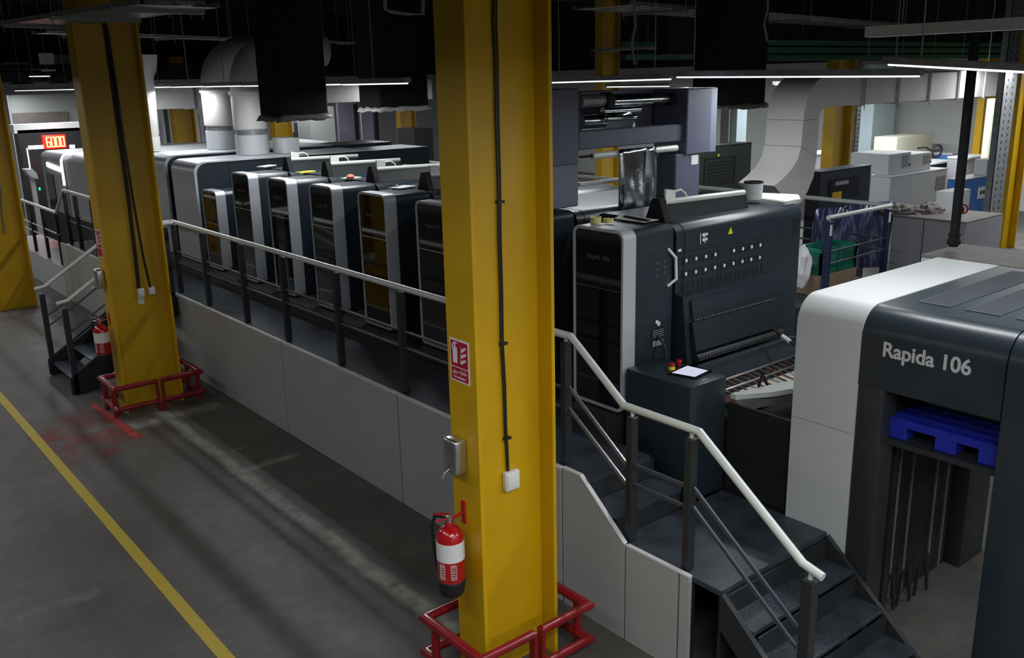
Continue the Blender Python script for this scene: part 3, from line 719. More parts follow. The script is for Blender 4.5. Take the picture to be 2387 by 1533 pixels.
# ================================================================== FEEDER (front right)
fd = thing('sheet_feeder', 'large dark feeder with wide silver band in front right foreground, name on its face', 'feeder', (6.6, 2.8, 0))
def arch(x0, x1, z0, z1, r, seg=8, thick=None):
    return [(x0, z0)]+[(x0+r-r*math.cos(PI/2*k/seg), z1-r+r*math.sin(PI/2*k/seg)) for k in range(seg+1)]+[(x1-.05, z1), (x1, z1-.05), (x1, z0)]
FX0, FX1, FZ = 5.565, 7.62, 2.47
bm = MB().prism(arch(FX0, FX1, 0, FZ, .20), 3.14, 3.64, 'Y')
bmesh.ops.bisect_plane(bm.bm, geom=bm.bm.verts[:]+bm.bm.edges[:]+bm.bm.faces[:], plane_co=(5.56, 3.64, .64), plane_no=Vector((.0, -.56, .83)).cross(Vector((0, 1, 0))).cross(Vector((0, 1, 0))) if False else Vector((0, .62, -1)).normalized(), clear_outer=True)
bmesh.ops.holes_fill(bm.bm, edges=bm.bm.edges[:])
bm.build('silver_band', M['silver_warm'], fd)
MB().box(FX0-.001, FX0+.0, 3.145, 3.635, 1.56, 1.565).build('band_seam', M['cab_grey'], fd)
# dark hood: lintel over the opening
lint = MB().prism(arch(FX0+.004, FX1, 1.93, FZ-.004, .20), 2.20, 3.138, 'Y').build('hood', M['dark'], fd)
MB().prism(arch(FX0+.004, FX1, 1.93, FZ-.004, .20), 1.3, 2.19, 'Y').build('hood', M['dark'], fd)
MB().box(FX0+.006, FX0+.20, 2.95, 3.136, .0, 1.93, .01).build('leg_post', M['dark2'], fd)
MB().box(FX0+.006, FX0+.26, 1.87, 2.195, .0, 1.93, .01).build('leg_post', M['dark'], fd)
MB().box(FX0+.2, FX0+.26, 2.98, 3.11, .0, 1.93).box(FX0+.3, FX0+.36, 2.98, 3.11, .0, 1.93).build('inner_column', M['black'], fd)
MB().box(7.12, 7.52, 2.98, 3.13, .0, 1.93, .01).build('leg_post', M['dark2'], fd)
MB().box(7.3, FX1, 1.3, 1.6, .0, 1.93, .01).build('leg_post', M['dark2'], fd)
MB().box(5.95, 7.1, 3.115, 3.135, .0, 1.9).build('inner_wall', M['black'], fd)
for (yv, xv) in ((3.08, 6.15), (3.07, 6.33), (3.08, 6.75), (3.07, 6.92)):
    MB().box(xv, xv+.012, yv-.006, yv+.006, .06, 1.50).build('lift_chain', M['skirt_brown'], fd)
MB().box(5.66, 7.05, 2.22, 3.06, 1.52, 1.56, .004, 1).build('lift_platform', M['dark2'], fd)
for (xv, yv) in ((6.0, 3.05), (6.2, 3.03), (6.45, 3.02)):
    MB().tube([(xv, yv, .0), (xv+.03, yv-.01, .28), (xv+.08, yv-.03, .34), (xv+.12, yv-.04, .02)], .012, 8).build('floor_bracket', M['black'], fd)
text('model_name', 'Rapida 106', .140, M['text_grey'], fd, (FX0+.002, 2.985, 2.17), (0, -1, 0), (0, 0, 1), .0015, 'LEFT', .94, .0034)
# perforated vents on the top
g = MB()
for (ya, yb) in ((2.98, 2.76), (2.66, 2.44), (2.34, 2.12), (2.02, 1.8)):
    v = MB().box(5.98, 7.45, yb, ya, FZ-.004, FZ+.001)
    vo = v.build('vent_grille', M['slate'], fd)
    h = MB(); nx, ny = 60, 9
    for i in range(nx):
        for j in range(ny):
            cx = 6.0+(i+.5)*(1.43/nx); cy = yb+.006+(j+.5)*((ya-yb-.012)/ny)
            q = [h.bm.verts.new((cx+dx, cy+dy, FZ+.0016)) for dx, dy in ((-.008, -.007), (.008, -.007), (.008, .007), (-.008, .007))]; h.bm.faces.new(q)
    h.build('vent_holes', M['black'], vo, smooth=False)
# pallet
pa = thing('plastic_pallet', 'blue plastic pallet raised inside the front right feeder', 'pallet', (6.3, 2.6, 1.561))
def pz(z): return 1.562+z
top_ = MB()
for k in range(10): top_.box(5.70+k*.12, 5.70+k*.12+.08, 2.215, 2.98, pz(.128), pz(.15), .003, 1)
for y in (2.22, 2.52, 2.86): top_.box(5.71, 6.85, y, y+.10, pz(.10), pz(.13))
top_.box(5.702, 5.75, 2.217, 2.978, pz(.095), pz(.13))
top_.build('top_deck', M['blue'], pa)
for y in (2.217, 2.50, 2.838):
    for x in (5.702, 6.2, 6.73): MB().box(x, x+.14, y, y+.14, pz(.0), pz(.096), .006, 1).build('block', M['blue'], pa)
tag(MB().box(6.12, 7.0, 2.24, 2.92, pz(.152), pz(.25), .003, 1).build('board_stack', M['cream']), 'stack of cream board lying on the blue pallet', 'board stack')

# ================================================================== SMALL THINGS ON THE PRESS
ZT = 2.831
def roll(px, py, r, h, label):
    p = at(px, py, Z=ZT); t = tag(MB().lathe([(r*.72, 0), (r, 0), (r, h), (r*.72, h), (r*.72, 0)], (p.x, p.y, ZT), 24).build('tape_roll', M['tape']), label, 'tape roll', None); return t
roll(1389, 519, .046, .05, 'taller yellow tape roll at the left front corner of the nearest unit top')
roll(1418, 518, .046, .032, 'flatter yellow tape roll right of the taller one on the nearest unit top')
def paper(pts, z, label, m='paper', h=.004, name='paper_sheet'):
    q = [at(x, y, Z=z) for x, y in pts]
    return tag(MB().prism([(p.x, p.y) for p in q], z+.001, z+.001+h, 'Z').build(name, M[m]), label, 'paper')
paper([(1432, 510), (1448, 500), (1535, 513), (1500, 519)], ZT, 'white paper sheet beside the tape rolls on the nearest unit')
a, b = at(1456, 504, Z=ZT+.01), at(1512, 515, Z=ZT+.01)
tag(MB().bar((a.x, a.y, ZT+.014), (b.x, b.y, ZT+.014), .03, .012).build('marker_tool', M['black']), 'black marker tool lying across the white paper beside the tape rolls', 'tool')
st_ = MB(); q = [at(x, y, Z=2.80) for x, y in ((1716, 462), (1738, 456), (1862, 461), (1864, 470), (1832, 478))]
for k in range(5):
    st_.prism([(p.x+random.uniform(-.02, .02), p.y+random.uniform(-.02, .02)) for p in q], 2.802+k*.007, 2.807+k*.007, 'Z')
tag(st_.build('paper_stack', M['paper']), 'loose stack of large white sheets under the paint bucket', 'paper stack')
p = at(1755, 463, Z=2.84)
bk = thing('metal_bucket', 'white ink bucket with dark rim standing on the paper stack', 'bucket', (p.x, p.y, 2.84))
MB().lathe([(.085, 0), (.09, .15), (.086, .15), (.08, .02), (.0, .02)], (p.x, p.y, 2.84), 24).build('shell', M['cab_white'], bk)
MB().lathe([(.088, .148), (.093, .152), (.093, .166), (.084, .166), (.084, .148)], (p.x, p.y, 2.84), 24).build('rim', M['black'], bk)
def small(px, py, sx, sy, h, m, name, label, cat, z=ZT, rot=.3):
    p = at(px, py, Z=z); c, s = math.cos(rot), math.sin(rot)
    q = [(p.x+c*i*sx/2-s*j*sy/2, p.y+s*i*sx/2+c*j*sy/2) for i, j in ((-1, -1), (1, -1), (1, 1), (-1, 1))]
    return tag(MB().prism(q, z+.001, z+.001+h, 'Z').build(name, M[m]), label, cat)
small(938, 436, .28, .18, .004, 'paper', 'paper_sheet', 'white sheet on the unit at the left edge of the nearest column', 'paper')
small(925, 433, .22, .02, .012, 'steel', 'ink_knife', 'thin steel ink knife beside the white sheet on a unit top', 'tool', ZT+.006, .9)
small(818, 416, .22, .16, .012, 'paper', 'folded_cloth', 'pale cloth under the red item on a unit top', 'cloth')
M['coral'] = mat('coral_cloth', (.75, .2, .12), .7, bump=.5, bscale=20)
p = at(817, 415, Z=ZT+.014)
tag(MB().lathe([(.05, 0), (.055, .02), (.03, .045), (.0, .05)], (p.x, p.y, ZT+.0145), 12).build('cloth_wad', M['coral']), 'small coral red cloth wad on a unit top', 'cloth')
small(712, 402, .26, .12, .014, 'warn', 'yellow_sheet', 'yellow sheet on the fourth unit top', 'paper', ZT, .2)
small(622, 388, .3, .14, .012, 'paper', 'paper_sheet', 'crumpled white sheet on the farthest tall unit', 'paper', ZT, .5)
p = at(531, 427, Z=2.50)
tag(MB().lathe([(.03, 0), (.035, .06), (.02, .12), (0, .13)], (p.x+.05, p.y, 2.501), 10).build('spray_bottle', M['white']), 'small white bottle on the low short unit', 'bottle')

# ================================================================== FILM STAMPING FRAME
cf = thing('stamping_frame', 'blue-grey frame with shiny film rollers rising above the press right of the nearest column', 'film unit', (6.6, 6.3, 2.84))
YC = 6.20
def cx(px, py, y=YC): return at(px, py, Y=y)
def panel(px0, py0, px1, py1, y, dep, m, name, par, bev=.01):
    a, b = at(px0, py0, Y=y), at(px1, py1, Y=y)
    return MB().box(a.x, b.x, y, y+dep, b.z, a.z, bev, 1).build(name, M[m], par)
panel(1282, 208, 1350, 382, YC, .45, 'frame_blue', 'left_post', cf)
panel(1284, 384, 1349, 480, YC+.02, .42, 'frame_pale', 'left_base', cf)
panel(1604, 206, 1656, 355, YC, .45, 'frame_blue', 'right_post', cf)
panel(1656, 204, 1669, 354, YC+.02, .45, 'frame_pale', 'post_edge', cf)
panel(1576, 360, 1629, 470, YC+.03, .42, 'frame_blue', 'right_base', cf)
panel(1350, 306, 1604, 327, YC+.06, .1, 'frame_blue', 'cross_beam', cf)
panel(1350, 212, 1604, 300, YC+.5, .03, 'frame_blue', 'back_plate', cf)
panel(1612, 362, 1627, 382, YC+.027, .004, 'paper', 'paper_label', cf, 0)
panel(1527, 345, 1577, 470, YC+.25, .05, 'slate', 'inner_panel', cf)
def rollr(px0, py0, px1, py1, y, r, m, name='roller'):
    a, b = at(px0, py0, Y=y), at(px1, py1, Y=y); z = (a.z+b.z)/2
    return MB().lathe([(r, 0), (r, b.x-a.x)], (a.x, y, z), 20, 'X').build(name, M[m], cf)
rollr(1350, 235, 1412, 235, YC+.2, .058, 'galv', 'film_reel')
rollr(1405, 236, 1420, 236, YC+.2, .085, 'black', 'reel_flange')
rollr(1418, 236, 1512, 233, YC+.2, .065, 'foil', 'film_reel')
rollr(1512, 232, 1556, 230, YC+.2, .04, 'steel', 'reel_shaft')
rollr(1556, 232, 1580, 230, YC+.2, .06, 'black', 'reel_bearing')
rollr(1405, 258, 1490, 255, YC+.15, .035, 'foil')
rollr(1405, 276, 1480, 273, YC+.12, .03, 'foil')
rollr(1350, 285, 1402, 280, YC+.2, .08, 'foil', 'clear_film_reel')
rollr(1350, 338, 1450, 335, YC+.1, .035, 'slate')
rollr(1380, 358, 1576, 350, YC+.02, .032, 'rail')
rollr(1352, 365, 1380, 364, YC+.02, .012, 'black', 'reel_shaft')
rollr(1350, 425, 1440, 425, YC+.2, .02, 'rail')
a, b = cx(1438, 352, YC+.0), cx(1526, 346, YC+.0); c_ = cx(1527, 492, YC-.0)
z1, z0 = (a.z+b.z)/2+.02, c_.z
q = MB()
nn = 14
V = []
for i in range(nn+1):
    row = []
    for j in range(9):
        u = j/8; v = i/nn
        row.append(q.bm.verts.new((a.x+(b.x-a.x)*u, YC-.025-.02*math.sin(v*PI)*math.sin(u*7)-.01*math.sin(u*23), z1+(z0-z1)*v)))
    V.append(row)
for i in range(nn):
    for j in range(8): q.bm.faces.new((V[i][j], V[i][j+1], V[i+1][j+1], V[i+1][j]))
fw = q.build('film_web', M['foil'], cf); sm = fw.modifiers.new('thick', 'SOLIDIFY'); sm.thickness = .004
q = MB(); w0, w1 = cx(1418, 245, YC+.16), cx(1505, 242, YC+.16); w2, w3 = cx(1412, 280, YC+.08), cx(1475, 276, YC+.08)
q.bm.faces.new([q.bm.verts.new(v) for v in (w0, w1, w3, w2)])
fw = q.build('film_web', M['foil'], cf); sm = fw.modifiers.new('thick', 'SOLIDIFY'); sm.thickness = .004
a = cx(1476, 300, YC+.1)
MB().prism([(a.x-.02, a.z-.04), (a.x+.02, a.z-.02), (a.x+.03, a.z+.04), (a.x+.01, a.z+.07), (a.x-.01, a.z+.01)], YC+.1, YC+.11, 'Y').build('loose_film_scrap', M['paper'], cf)

# ================================================================== BACK GALLERY, CRATE, SHEET
bg = thing('walkway_platform', 'back walkway with dark posts and pale handrail behind the feeder', 'walkway', (11.3, 8, 0))
MB().box(10.35, 12.0, 6.42, 24, 1.08, 1.14).build('deck', M['tread'], bg)
MB().box(10.35, 12.0, 6.42, 6.46, 0, 1.08).build('side_panel', M['dark2'], bg)
MB().tube([(10.42, 6.46, 2.21), (11.95, 6.46, 2.21)], .03, 12).build('handrail', M['rail'], bg)
MB().tube([(11.95, 6.46, 2.21), (11.9, 26, 2.21)], .03, 12).build('handrail', M['rail'], bg)
def bpost(x, y, m='slate'):
    o = MB().box(x-.035, x+.035, y-.04, y+.04, 1.14, 2.16, .006, 1).build('post', M[m], bg)
    return o
for (x, y) in ((10.45, 6.46), (11.95, 6.50)):
    o = bpost(x, y, 'navy'); MB().box(x-.037, x+.01, y-.044, y-.040, 1.98, 2.12).build('paper_label', M['paper'], o)
for y in (8.1, 9.8, 11.5, 13.2, 15, 17): bpost(11.93, y, 'dark2')
for z in (1.60, 1.76): MB().tube([(10.48, 6.46, z), (11.92, 6.50, z)], .014, 8).build('mid_rail', M['slate'], bg)
for z in (1.60, 1.76): MB().tube([(11.93, 6.5, z), (11.93, 17, z)], .014, 8).build('mid_rail', M['slate'], bg)
a, b = at(1893, 478, Y=7.2), at(2062, 480, Y=7.0)
q = MB(); V = []
for i in range(21):
    row = []
    for j in range(7):
        u, v = i/20, j/6
        row.append(q.bm.verts.new((a.x+(b.x-.1-a.x)*u, 7.15-.3*u+.05*math.sin(u*17+v*2), 2.17-.95*v)))
    V.append(row)
for i in range(20):
    for j in range(6): q.bm.faces.new((V[i][j], V[i][j+1], V[i+1][j+1], V[i+1][j]))
ps = q.build('plastic_sheet', M['sheet']); tag(ps, 'streaky blue translucent plastic sheet hanging inside the back walkway rail', 'plastic sheet'); sm = ps.modifiers.new('thick', 'SOLIDIFY'); sm.thickness = .004
# crate with bags, standing on the drive side deck
def crate(x0, x1, y0, y1, z0, z1):
    t = thing('plastic_crate', 'green perforated plastic crate behind the dark blue post', 'crate', ((x0+x1)/2, (y0+y1)/2, z0))
    MB().box(x0, x1, y0, y1, z0, z0+.02).build('base', M['green'], t)
    MB().ring([(x0-.015, y0-.015), (x1+.015, y0-.015), (x1+.015, y1+.015), (x0-.015, y1+.015)], [(x0+.02, y0+.02), (x1-.02, y0+.02), (x1-.02, y1-.02), (x0+.02, y1-.02)], z1-.05, z1, 'Z').build('rim', M['green'], t)
    for nm, A, B in (('front_wall', (x0, y0), (x1, y0)), ('side_wall', (x0, y0), (x0, y1)), ('back_wall', (x0, y1), (x1, y1)), ('side_wall', (x1, y0), (x1, y1))):
        g = MB(); A = Vector((*A, 0)); B = Vector((*B, 0)); L = (B-A).length; d = (B-A).normalized(); h = z1-z0
        g.bar(A+VZ*(z0+.03), B+VZ*(z0+.03), .012, .06); g.bar(A+VZ*(z1-.06), B+VZ*(z1-.06), .012, .06)
        for e in (A, B, (A+B)/2): g.bar(e+VZ*z0, e+VZ*z1, .014, .05)
        k = int(L/.035)
        for i in range(-int(h/.035), k):
            s0 = i*.035; u0, u1 = max(0, s0), min(L, s0+h)
            if u1 > u0:
                g.bar(A+d*u0+VZ*(z0+(u0-s0)), A+d*u1+VZ*(z0+(u1-s0)), .006, .008)
                g.bar(A+d*u0+VZ*(z1-(u0-s0)), A+d*u1+VZ*(z1-(u1-s0)), .006, .008)
        g.build(nm, M['green'], t)
    return t
ca = at(1876, 650, Y=6.9)
z_c = 1.142
crate(10.55, 11.35, 6.60, 6.98, z_c+.28, z_c+.62)
tag(MB().box(10.5, 11.4, 6.58, 7.0, z_c, z_c+.275, .01).build('cardboard_box', mat('cardboard', (.3, .2, .13), .8, noise=.15)), 'brown box under the green crate', 'box')
def blob(x, y, z, rx, ry, rz, label, name='plastic_bag', m='bag', seed=1):
    random.seed(seed); b = MB(); bmesh.ops.create_icosphere(b.bm, subdivisions=3, radius=1)
    from mathutils import noise as mn
    for v in b.bm.verts:
        f = 1+.35*mn.noise(v.co*1.9+Vector((seed, 0, 0)))
        v.co = Vector((x+v.co.x*f*rx, y+v.co.y*f*ry, max(z, z+rz+v.co.z*f*rz)))
    return tag(b.build(name, M[m]), label, 'bag')
blob(10.80, 6.8, z_c+.305, .13, .13, .11, 'white bag inside the green crate, left part', seed=3)
blob(11.16, 6.8, z_c+.305, .13, .13, .11, 'white bag inside the green crate, right part', seed=5)
blob(10.36, 6.75, z_c+.12, .09, .12, .28, 'tall white bag slumped left of the green crate', seed=8)
MB().box(9.32, 10.34, 6.42, 12, 0, 1.14).build('side_step', M['dark2'], bg)

# ================================================================== DRYER / DELIVERY BODIES (left, beyond the units)
def big_body(y0, y1, z1, x1, label, m='silver', body='dark', band=.12, r=.16):
    t = thing('delivery_section', label, 'press section', (6, (y0+y1)/2, 1.3))
    MB().prism([(5.15, 1.31)]+[(5.15+r-r*math.cos(PI/2*k/8), z1-r+r*math.sin(PI/2*k/8)) for k in range(9)]+[(8.2, z1), (8.2, z1-.02), (5.19+r, z1-.02)]+[(5.19+r-r*math.cos(PI/2*k/8), z1-.025-r+r*math.sin(PI/2*k/8)) for k in range(8, -1, -1)]+[(5.19, 1.31)], y0+.0, y1, 'Y').build('front_shell', M[m], t)  # silver carried back over the top to paint its light reflection
    MB().prism([(5.192, 1.31)]+[(5.192+r-r*math.cos(PI/2*k/8), z1-.025-r+r*math.sin(PI/2*k/8)) for k in range(9)]+[(x1, z1-.025), (x1, 1.31)], y0+.02, y1-.02, 'Y').build('housing', M[body], t)
    MB().box(5.72, 5.73, y0+.017, y0+.021, 1.31, z1-.06).build('panel_seam', M['black'], t)
    return t
big_body(14.03, 15.02, 2.88, 9.5, 'tall dryer section with wide pale front edge, right of the left staircase column')
big_body(15.30, 16.3, 2.92, 9.5, 'tall dryer section with pale edge, just right of the left staircase column')
big_body(16.5, 19.3, 2.84, 9.5, 'grey delivery section behind the left staircase column', 'cab_grey')
d3 = big_body(19.40, 21.65, 2.66, 9.0, 'grey delivery section with a bright light strip along its edge', 'cab_grey', 'cab_grey')
d4 = big_body(21.75, 23.7, 2.64, 9.0, 'grey delivery end section with dark door and white lit bar', 'cab_grey', 'cab_grey')
X5 = 5.135
q = [at(*s, X=X5) for s in ((150, 432), (147, 410), (143, 385), (142, 374), (146, 364), (152, 360))]
MB().tube([(X5, p.y, p.z) for p in q]+[(5.4, q[-1].y, 2.665), (5.9, q[-1].y, 2.67)], .022, 8).build('light_strip', M['led_white'], d3)
a, b = at(109, 383, X=X5), at(141, 402, X=X5)
MB().bar((X5, a.y, (a.z+.0)), (X5, b.y, b.z+.06), .02, .10, VX.cross(VY)).build('light_strip', M['led_white'], d4)
a, b = at(96, 420, X=X5), at(128, 540, X=X5)
MB().box(X5-.005, 5.149, min(a.y, b.y), 22.75, 1.33, 2.15).build('door_panel', M['gloss'], d4)

# white round exhaust ducts on the first dryer
def round_duct(px, py, label, r=.27, ex=.9, zz=2.885):
    p = at(px, py, Z=2.89)
    x, y = p.x, p.y+r*.5
    t = thing('exhaust_duct', label, 'duct', (x, y, 2.88))
    MB().lathe([(r, 0), (r, .32)], (x, y, zz), 28).build('lower_collar', M['cab_white'], t)
    MB().lathe([(r*.93, .32), (r*.93, .40)], (x, y, zz), 28).build('metal_sleeve', M['galv'], t)
    MB().lathe([(r*.93, .40), (r*1.02, .42), (r*1.02, .94), (r*1.0, .95), (r*1.12, .97), (r*1.12, 1.02)], (x, y, zz), 28).build('pipe_section', M['white_duct'], t)
    R = .55; pts = [(x, y, 3.9)]+[(x+R-R*math.cos(a), y+.0, 4.0+R*math.sin(a)) for a in [PI/2*k/8 for k in range(9)]]+[(x+R+ex, y, 4.0+R)]
    MB().tube(pts, r*1.0, 24).build('elbow', M['white_duct'], t)
    return t
round_duct(528, 352, 'left of the two white round exhaust ducts with curved tops', zz=2.925)
round_duct(598, 359, 'right of the two white round exhaust ducts with curved tops')
p = at(634, 359, Z=2.89)
tag(MB().box(p.x+.16, p.x+.46, p.y-.1, p.y+.3, 2.885, 3.14, .01).build('duct_box', M['cab_white']), 'low white box beside the right round exhaust duct', 'box')
# thin white duct between column and cylinders
t = thing('exhaust_duct', 'narrow white duct standing right behind the left staircase column', 'duct', (6.5, 18.6, 2.9))
p = at(356, 350, Z=2.87)
MB().lathe([(.15, 0), (.15, .25)], (p.x, p.y, 2.87), 20).lathe([(.13, .25), (.15, .3), (.17, 1.3), (.24, 1.45), (.28, 1.7)], (p.x, p.y, 2.87), 20).build('pipe_section', M['white_duct'], t)
# horizontal white trunk duct behind
a, b = at(338, 208, Y=20), at(1010, 240, Y=20)
hd = thing('trunk_duct', 'long white horizontal duct crossing behind the round exhaust ducts', 'duct', ((a.x+b.x)/2, 20.3, b.z))
n = 7
for k in range(n):
    xa = a.x+(b.x-a.x)*k/n; xb = a.x+(b.x-a.x)*(k+1)/n
    MB().box(xa, xb-.01, 20, 20.6, 3.55, 4.05, .008, 1).build('duct_segment', M['white_duct'], hd)
for k in range(1, n): 
    xa = a.x+(b.x-a.x)*k/n
    MB().tube([(xa, 20.3, 4.05), (xa, 20.3, 7.2)], .008, 6).build('hanger_rod', M['galv'], hd)
    MB().box(xa-.03, xa+.02, 19.97, 20.63, 3.52, 4.08).build('flange', M['galv'], hd)

# ================================================================== BIG WHITE DUCT (right)
YD = 6.75
x0 = at(1868, 330, Y=YD).x; x1_ = at(1906, 330, Y=YD).x; wD = at(1783, 330, X=x0).y-YD
wd_ = thing('supply_duct', 'big white rectangular duct with curved elbow at right, running along the ceiling', 'duct', (x0+.2, YD+.3, 2.4))
def section(pathpts, w, name):
    q = MB(); rings = []
    for (i, o) in pathpts:
        rings.append([q.bm.verts.new((i[0], YD, i[1])), q.bm.verts.new((o[0], YD, o[1])), q.bm.verts.new((o[0], YD+w, o[1])), q.bm.verts.new((i[0], YD+w, i[1]))])
    for A, B in zip(rings, rings[1:]):
        for k in range(4): q.bm.faces.new((A[k], A[(k+1) % 4], B[(k+1) % 4], B[k]))
    q.bm.faces.new(rings[0][::-1]); q.bm.faces.new(rings[-1])
    return q.build(name, M['white_duct'], wd_)
section([((x0-.52, 2.66), (x0-.12, 2.36)), ((x0-.34, 2.74), (x0+.08, 2.40)), ((x0-.16, 2.84), (x1_-.16, 2.52)), ((x0-.05, 2.96), (x1_-.04, 2.70)), ((x0, 3.10), (x1_, 2.95))], wD, 'lower_elbow')
section([((x0, 3.105), (x1_, 2.955)), ((x0+.02, 3.42), (x1_, 3.42))], wD, 'riser')
ww = x1_-x0+.14
section([((x0+.02, 3.425), (x1_, 3.425))]+[((x0+.02+(ww-.02)*(1-math.cos(a)), 3.43+.525*math.sin(a)), (x1_+.14*(1-math.cos(a)), 3.43+.135*math.sin(a))) for a in [PI/2*k/8 for k in range(1, 9)]], wD, 'upper_elbow')
xs_ = x1_+.145; xe = at(2350, 220, Y=YD).x
n = 6
for k in range(n):
    xa = xs_+(xe-xs_)*k/n; xb = xs_+(xe-xs_)*(k+1)/n
    MB().box(xa, xb-.008, YD, YD+wD, 3.565, 3.955, .006, 1).build('duct_segment', M['white_duct'], wd_)
    MB().box(xb-.03, xb-.01, YD-.02, YD+wD+.02, 3.55, 3.97).build('flange', M['white_duct'], wd_)
    MB().tube([(xb-.02, YD-.03, 3.50), (xb-.02, YD-.03, 7.2)], .006, 6).build('hanger_rod', M['galv'], wd_)

# ================================================================== BLACK FABRIC DUCTS
def sleeve(x0, x1, y0, y1, z0, label, hem='white_duct', seed=1):
    random.seed(seed); t = thing('fabric_duct', label, 'duct', ((x0+x1)/2, (y0+y1)/2, z0))
    MB().box(x0, x1, y0, y1, z0, 7.19, .02, 1).build('sleeve', M['fabric_black'], t)
    q = MB(); V = []
    P = [(x0, y0), (x1, y0), (x1, y1), (x0, y1), (x0, y0)]
    pts = []
    for A, B in zip(P, P[1:]):
        for k in range(10): pts.append((A[0]+(B[0]-A[0])*k/10, A[1]+(B[1]-A[1])*k/10))
    cxm, cym = (x0+x1)/2, (y0+y1)/2
    top_r, bot = [], []
    for (x, y) in pts:
        s = 1.03+random.uniform(-.01, .02); s2 = s+random.uniform(0, .12)
        top_r.append(q.bm.verts.new((cxm+(x-cxm)*s, cym+(y-cym)*s, z0+.02+random.uniform(0, .03)))); bot.append(q.bm.verts.new((cxm+(x-cxm)*s2, cym+(y-cym)*s2, z0-.03+random.uniform(-.015, .02))))
    n = len(pts)
    for k in range(n): q.bm.faces.new((top_r[k], top_r[(k+1) % n], bot[(k+1) % n], bot[k]))
    o = q.build('ragged_hem', M[hem], t); s = o.modifiers.new('thick', 'SOLIDIFY'); s.thickness = .006
    return t
sleeve(4.72, 5.36, 10.0, 10.5, 3.62, 'black fabric duct hanging with ragged edge left of the nearest column', 'skirt_brown', 2)
sleeve(7.28, 8.15, 12.0, 12.6, 3.60, 'black fabric duct hanging beside the left edge of the nearest column', 'white_duct', 4)
sleeve(10.25, 11.12, 8.0, 8.6, 3.56, 'black fabric duct hanging left of the big white duct', 'skirt_brown', 6)

# ================================================================== LAMPS
def batten(x, y0, y1, z, label, group=None, axis='Y', tube=True, z1=None, h=.06, w=.10, body='galv'):
    t = thing('batten_light', label, 'ceiling light', (x, (y0+y1)/2, z), group)
    zz = z if z1 is None else z1
    def P(u, v, zc): return (x+v, u, zc) if axis == 'Y' else (u, x+v, zc)
    MB().bar(P(y0, 0, z+h/2), P(y1, 0, zz+h/2), w, h).build('housing', M[body], t)
    if tube:
        for s in (-.02, .02): MB().tube([P(y0+.03, s, z-.006), P(y1-.03, s, zz-.006)], .009, 8).build('tube', M['tube'], t)
    for e in ((y0+.25, y1-.25) if y0 < 9 else ((y0+y1)/2,)):
        f = (e-y0)/(y1-y0); MB().tube([P(e, 0, z+(zz-z)*f+h), P(e+.02, 0, 7.2)], .006, 6).build('hanger_rod', M['galv'], t)
    return t
yy = 9.30
ROW = 'fluorescent battens in the long row above the press'
for k, L in enumerate((1.5, 1.5, 1.5, 1.5, 1.5, 1.5)):
    batten(6.0, 9.25+k*1.53, 9.25+k*1.53+L, 3.985+.004*k, 'fluorescent batten in the long row above the units, %s from the nearest column' % ['first', 'second', 'third', 'fourth', 'fifth', 'sixth'][k], ROW)
for k in range(6): batten(6.0, 20.2+k*1.53, 20.2+k*1.53+1.5, 4.0, 'fluorescent batten far away in the row ending at the left, %s along' % ['first', 'second', 'third', 'fourth', 'fifth', 'sixth', 'seventh'][k], ROW)
batten(8.0, 7.0, 9.1, 3.965, 'fluorescent batten right beside the nearest column, above the film frame', z1=3.95)
batten(8.0, 4.15, 6.94, 3.95, 'long fluorescent batten in front of the big white duct', z1=3.985)
batten(6.5, 1.5, 3.80, 4.235, 'wide white batten light at the upper right edge of the picture', tube=False, h=.075, w=.12, body='white')
batten(6.2, 1.5, 3.48, 3.90, 'tilted batten light with a rusty end cap at the right edge', tube=True, z1=4.045, h=.045, w=.09)
for (px, py, pz_, L, lab) in ((1285+80, 203, 13.0, 1.6, 'small lit batten behind the film frame'), (1745, 198, 16, 1.2, 'short lit batten far behind the hanging black duct')):
    p = at(px+120, py-2, X=pz_); batten(pz_, p.y-L/2, p.y+L/2, p.z, lab)
p = at(95, 196, X=7.5); 
t = thing('dome_light', 'shallow dome light above the far delivery end at left', 'ceiling light', tuple(at(95, 196, Y=30.4)))
c0 = at(95, 196, Y=30.4)
MB().lathe([(.9, 0), (.5, .12), (.3, .16)], tuple(c0), 20).build('shade', M['galv'], t); MB().lathe([(.28, 0), (.28, .06)], (c0.x, c0.y, c0.z+.17), 16).build('lamp_glass', M['tube'], t)

# ================================================================== CABLE TRAYS AND ROOF STEEL
def tray(a, b, w, label, h=.05, n=16, m='galv'):
    a, b = Vector(a), Vector(b); d = (b-a).normalized(); r = d.cross(VZ).normalized()
    t = thing('cable_tray', label, 'cable tray', tuple((a+b)/2))
    MB().bar(a-r*w/2, b-r*w/2, .012, h).build('side_rail', M[m], t); MB().bar(a+r*w/2, b+r*w/2, .012, h).build('side_rail', M[m], t)
    g = MB()
    for k in range(n):
        p = a.lerp(b, (k+.5)/n); g.bar(p-r*w/2-VZ*h*.4, p+r*w/2-VZ*h*.4, (b-a).length/n*.62, .004)
    g.build('perforated_floor', M[m], t)
    for k in range(3):
        p = a.lerp(b, .12+.38*k); MB().bar(p-r*(w/2+.08)-VZ*h*.8, p+r*(w/2+.08)-VZ*h*.8, .04, .04).build('cross_bracket', M[m], t)
        for s in (-1, 1): MB().tube([p+s*r*(w/2+.06)-VZ*.12, Vector((p.x+s*r.x*(w/2+.06), p.y+s*r.y*(w/2+.06), 7.2))], .006, 6).build('hanger_rod', M[m], t)
    return t
def pxa(px, py, z): return tuple(at(px, py, Z=z))
tray(pxa(1400, 12, 4.9), pxa(2080, 62, 4.9), .9, 'long perforated cable tray at the top right, nearest the roof', n=34)
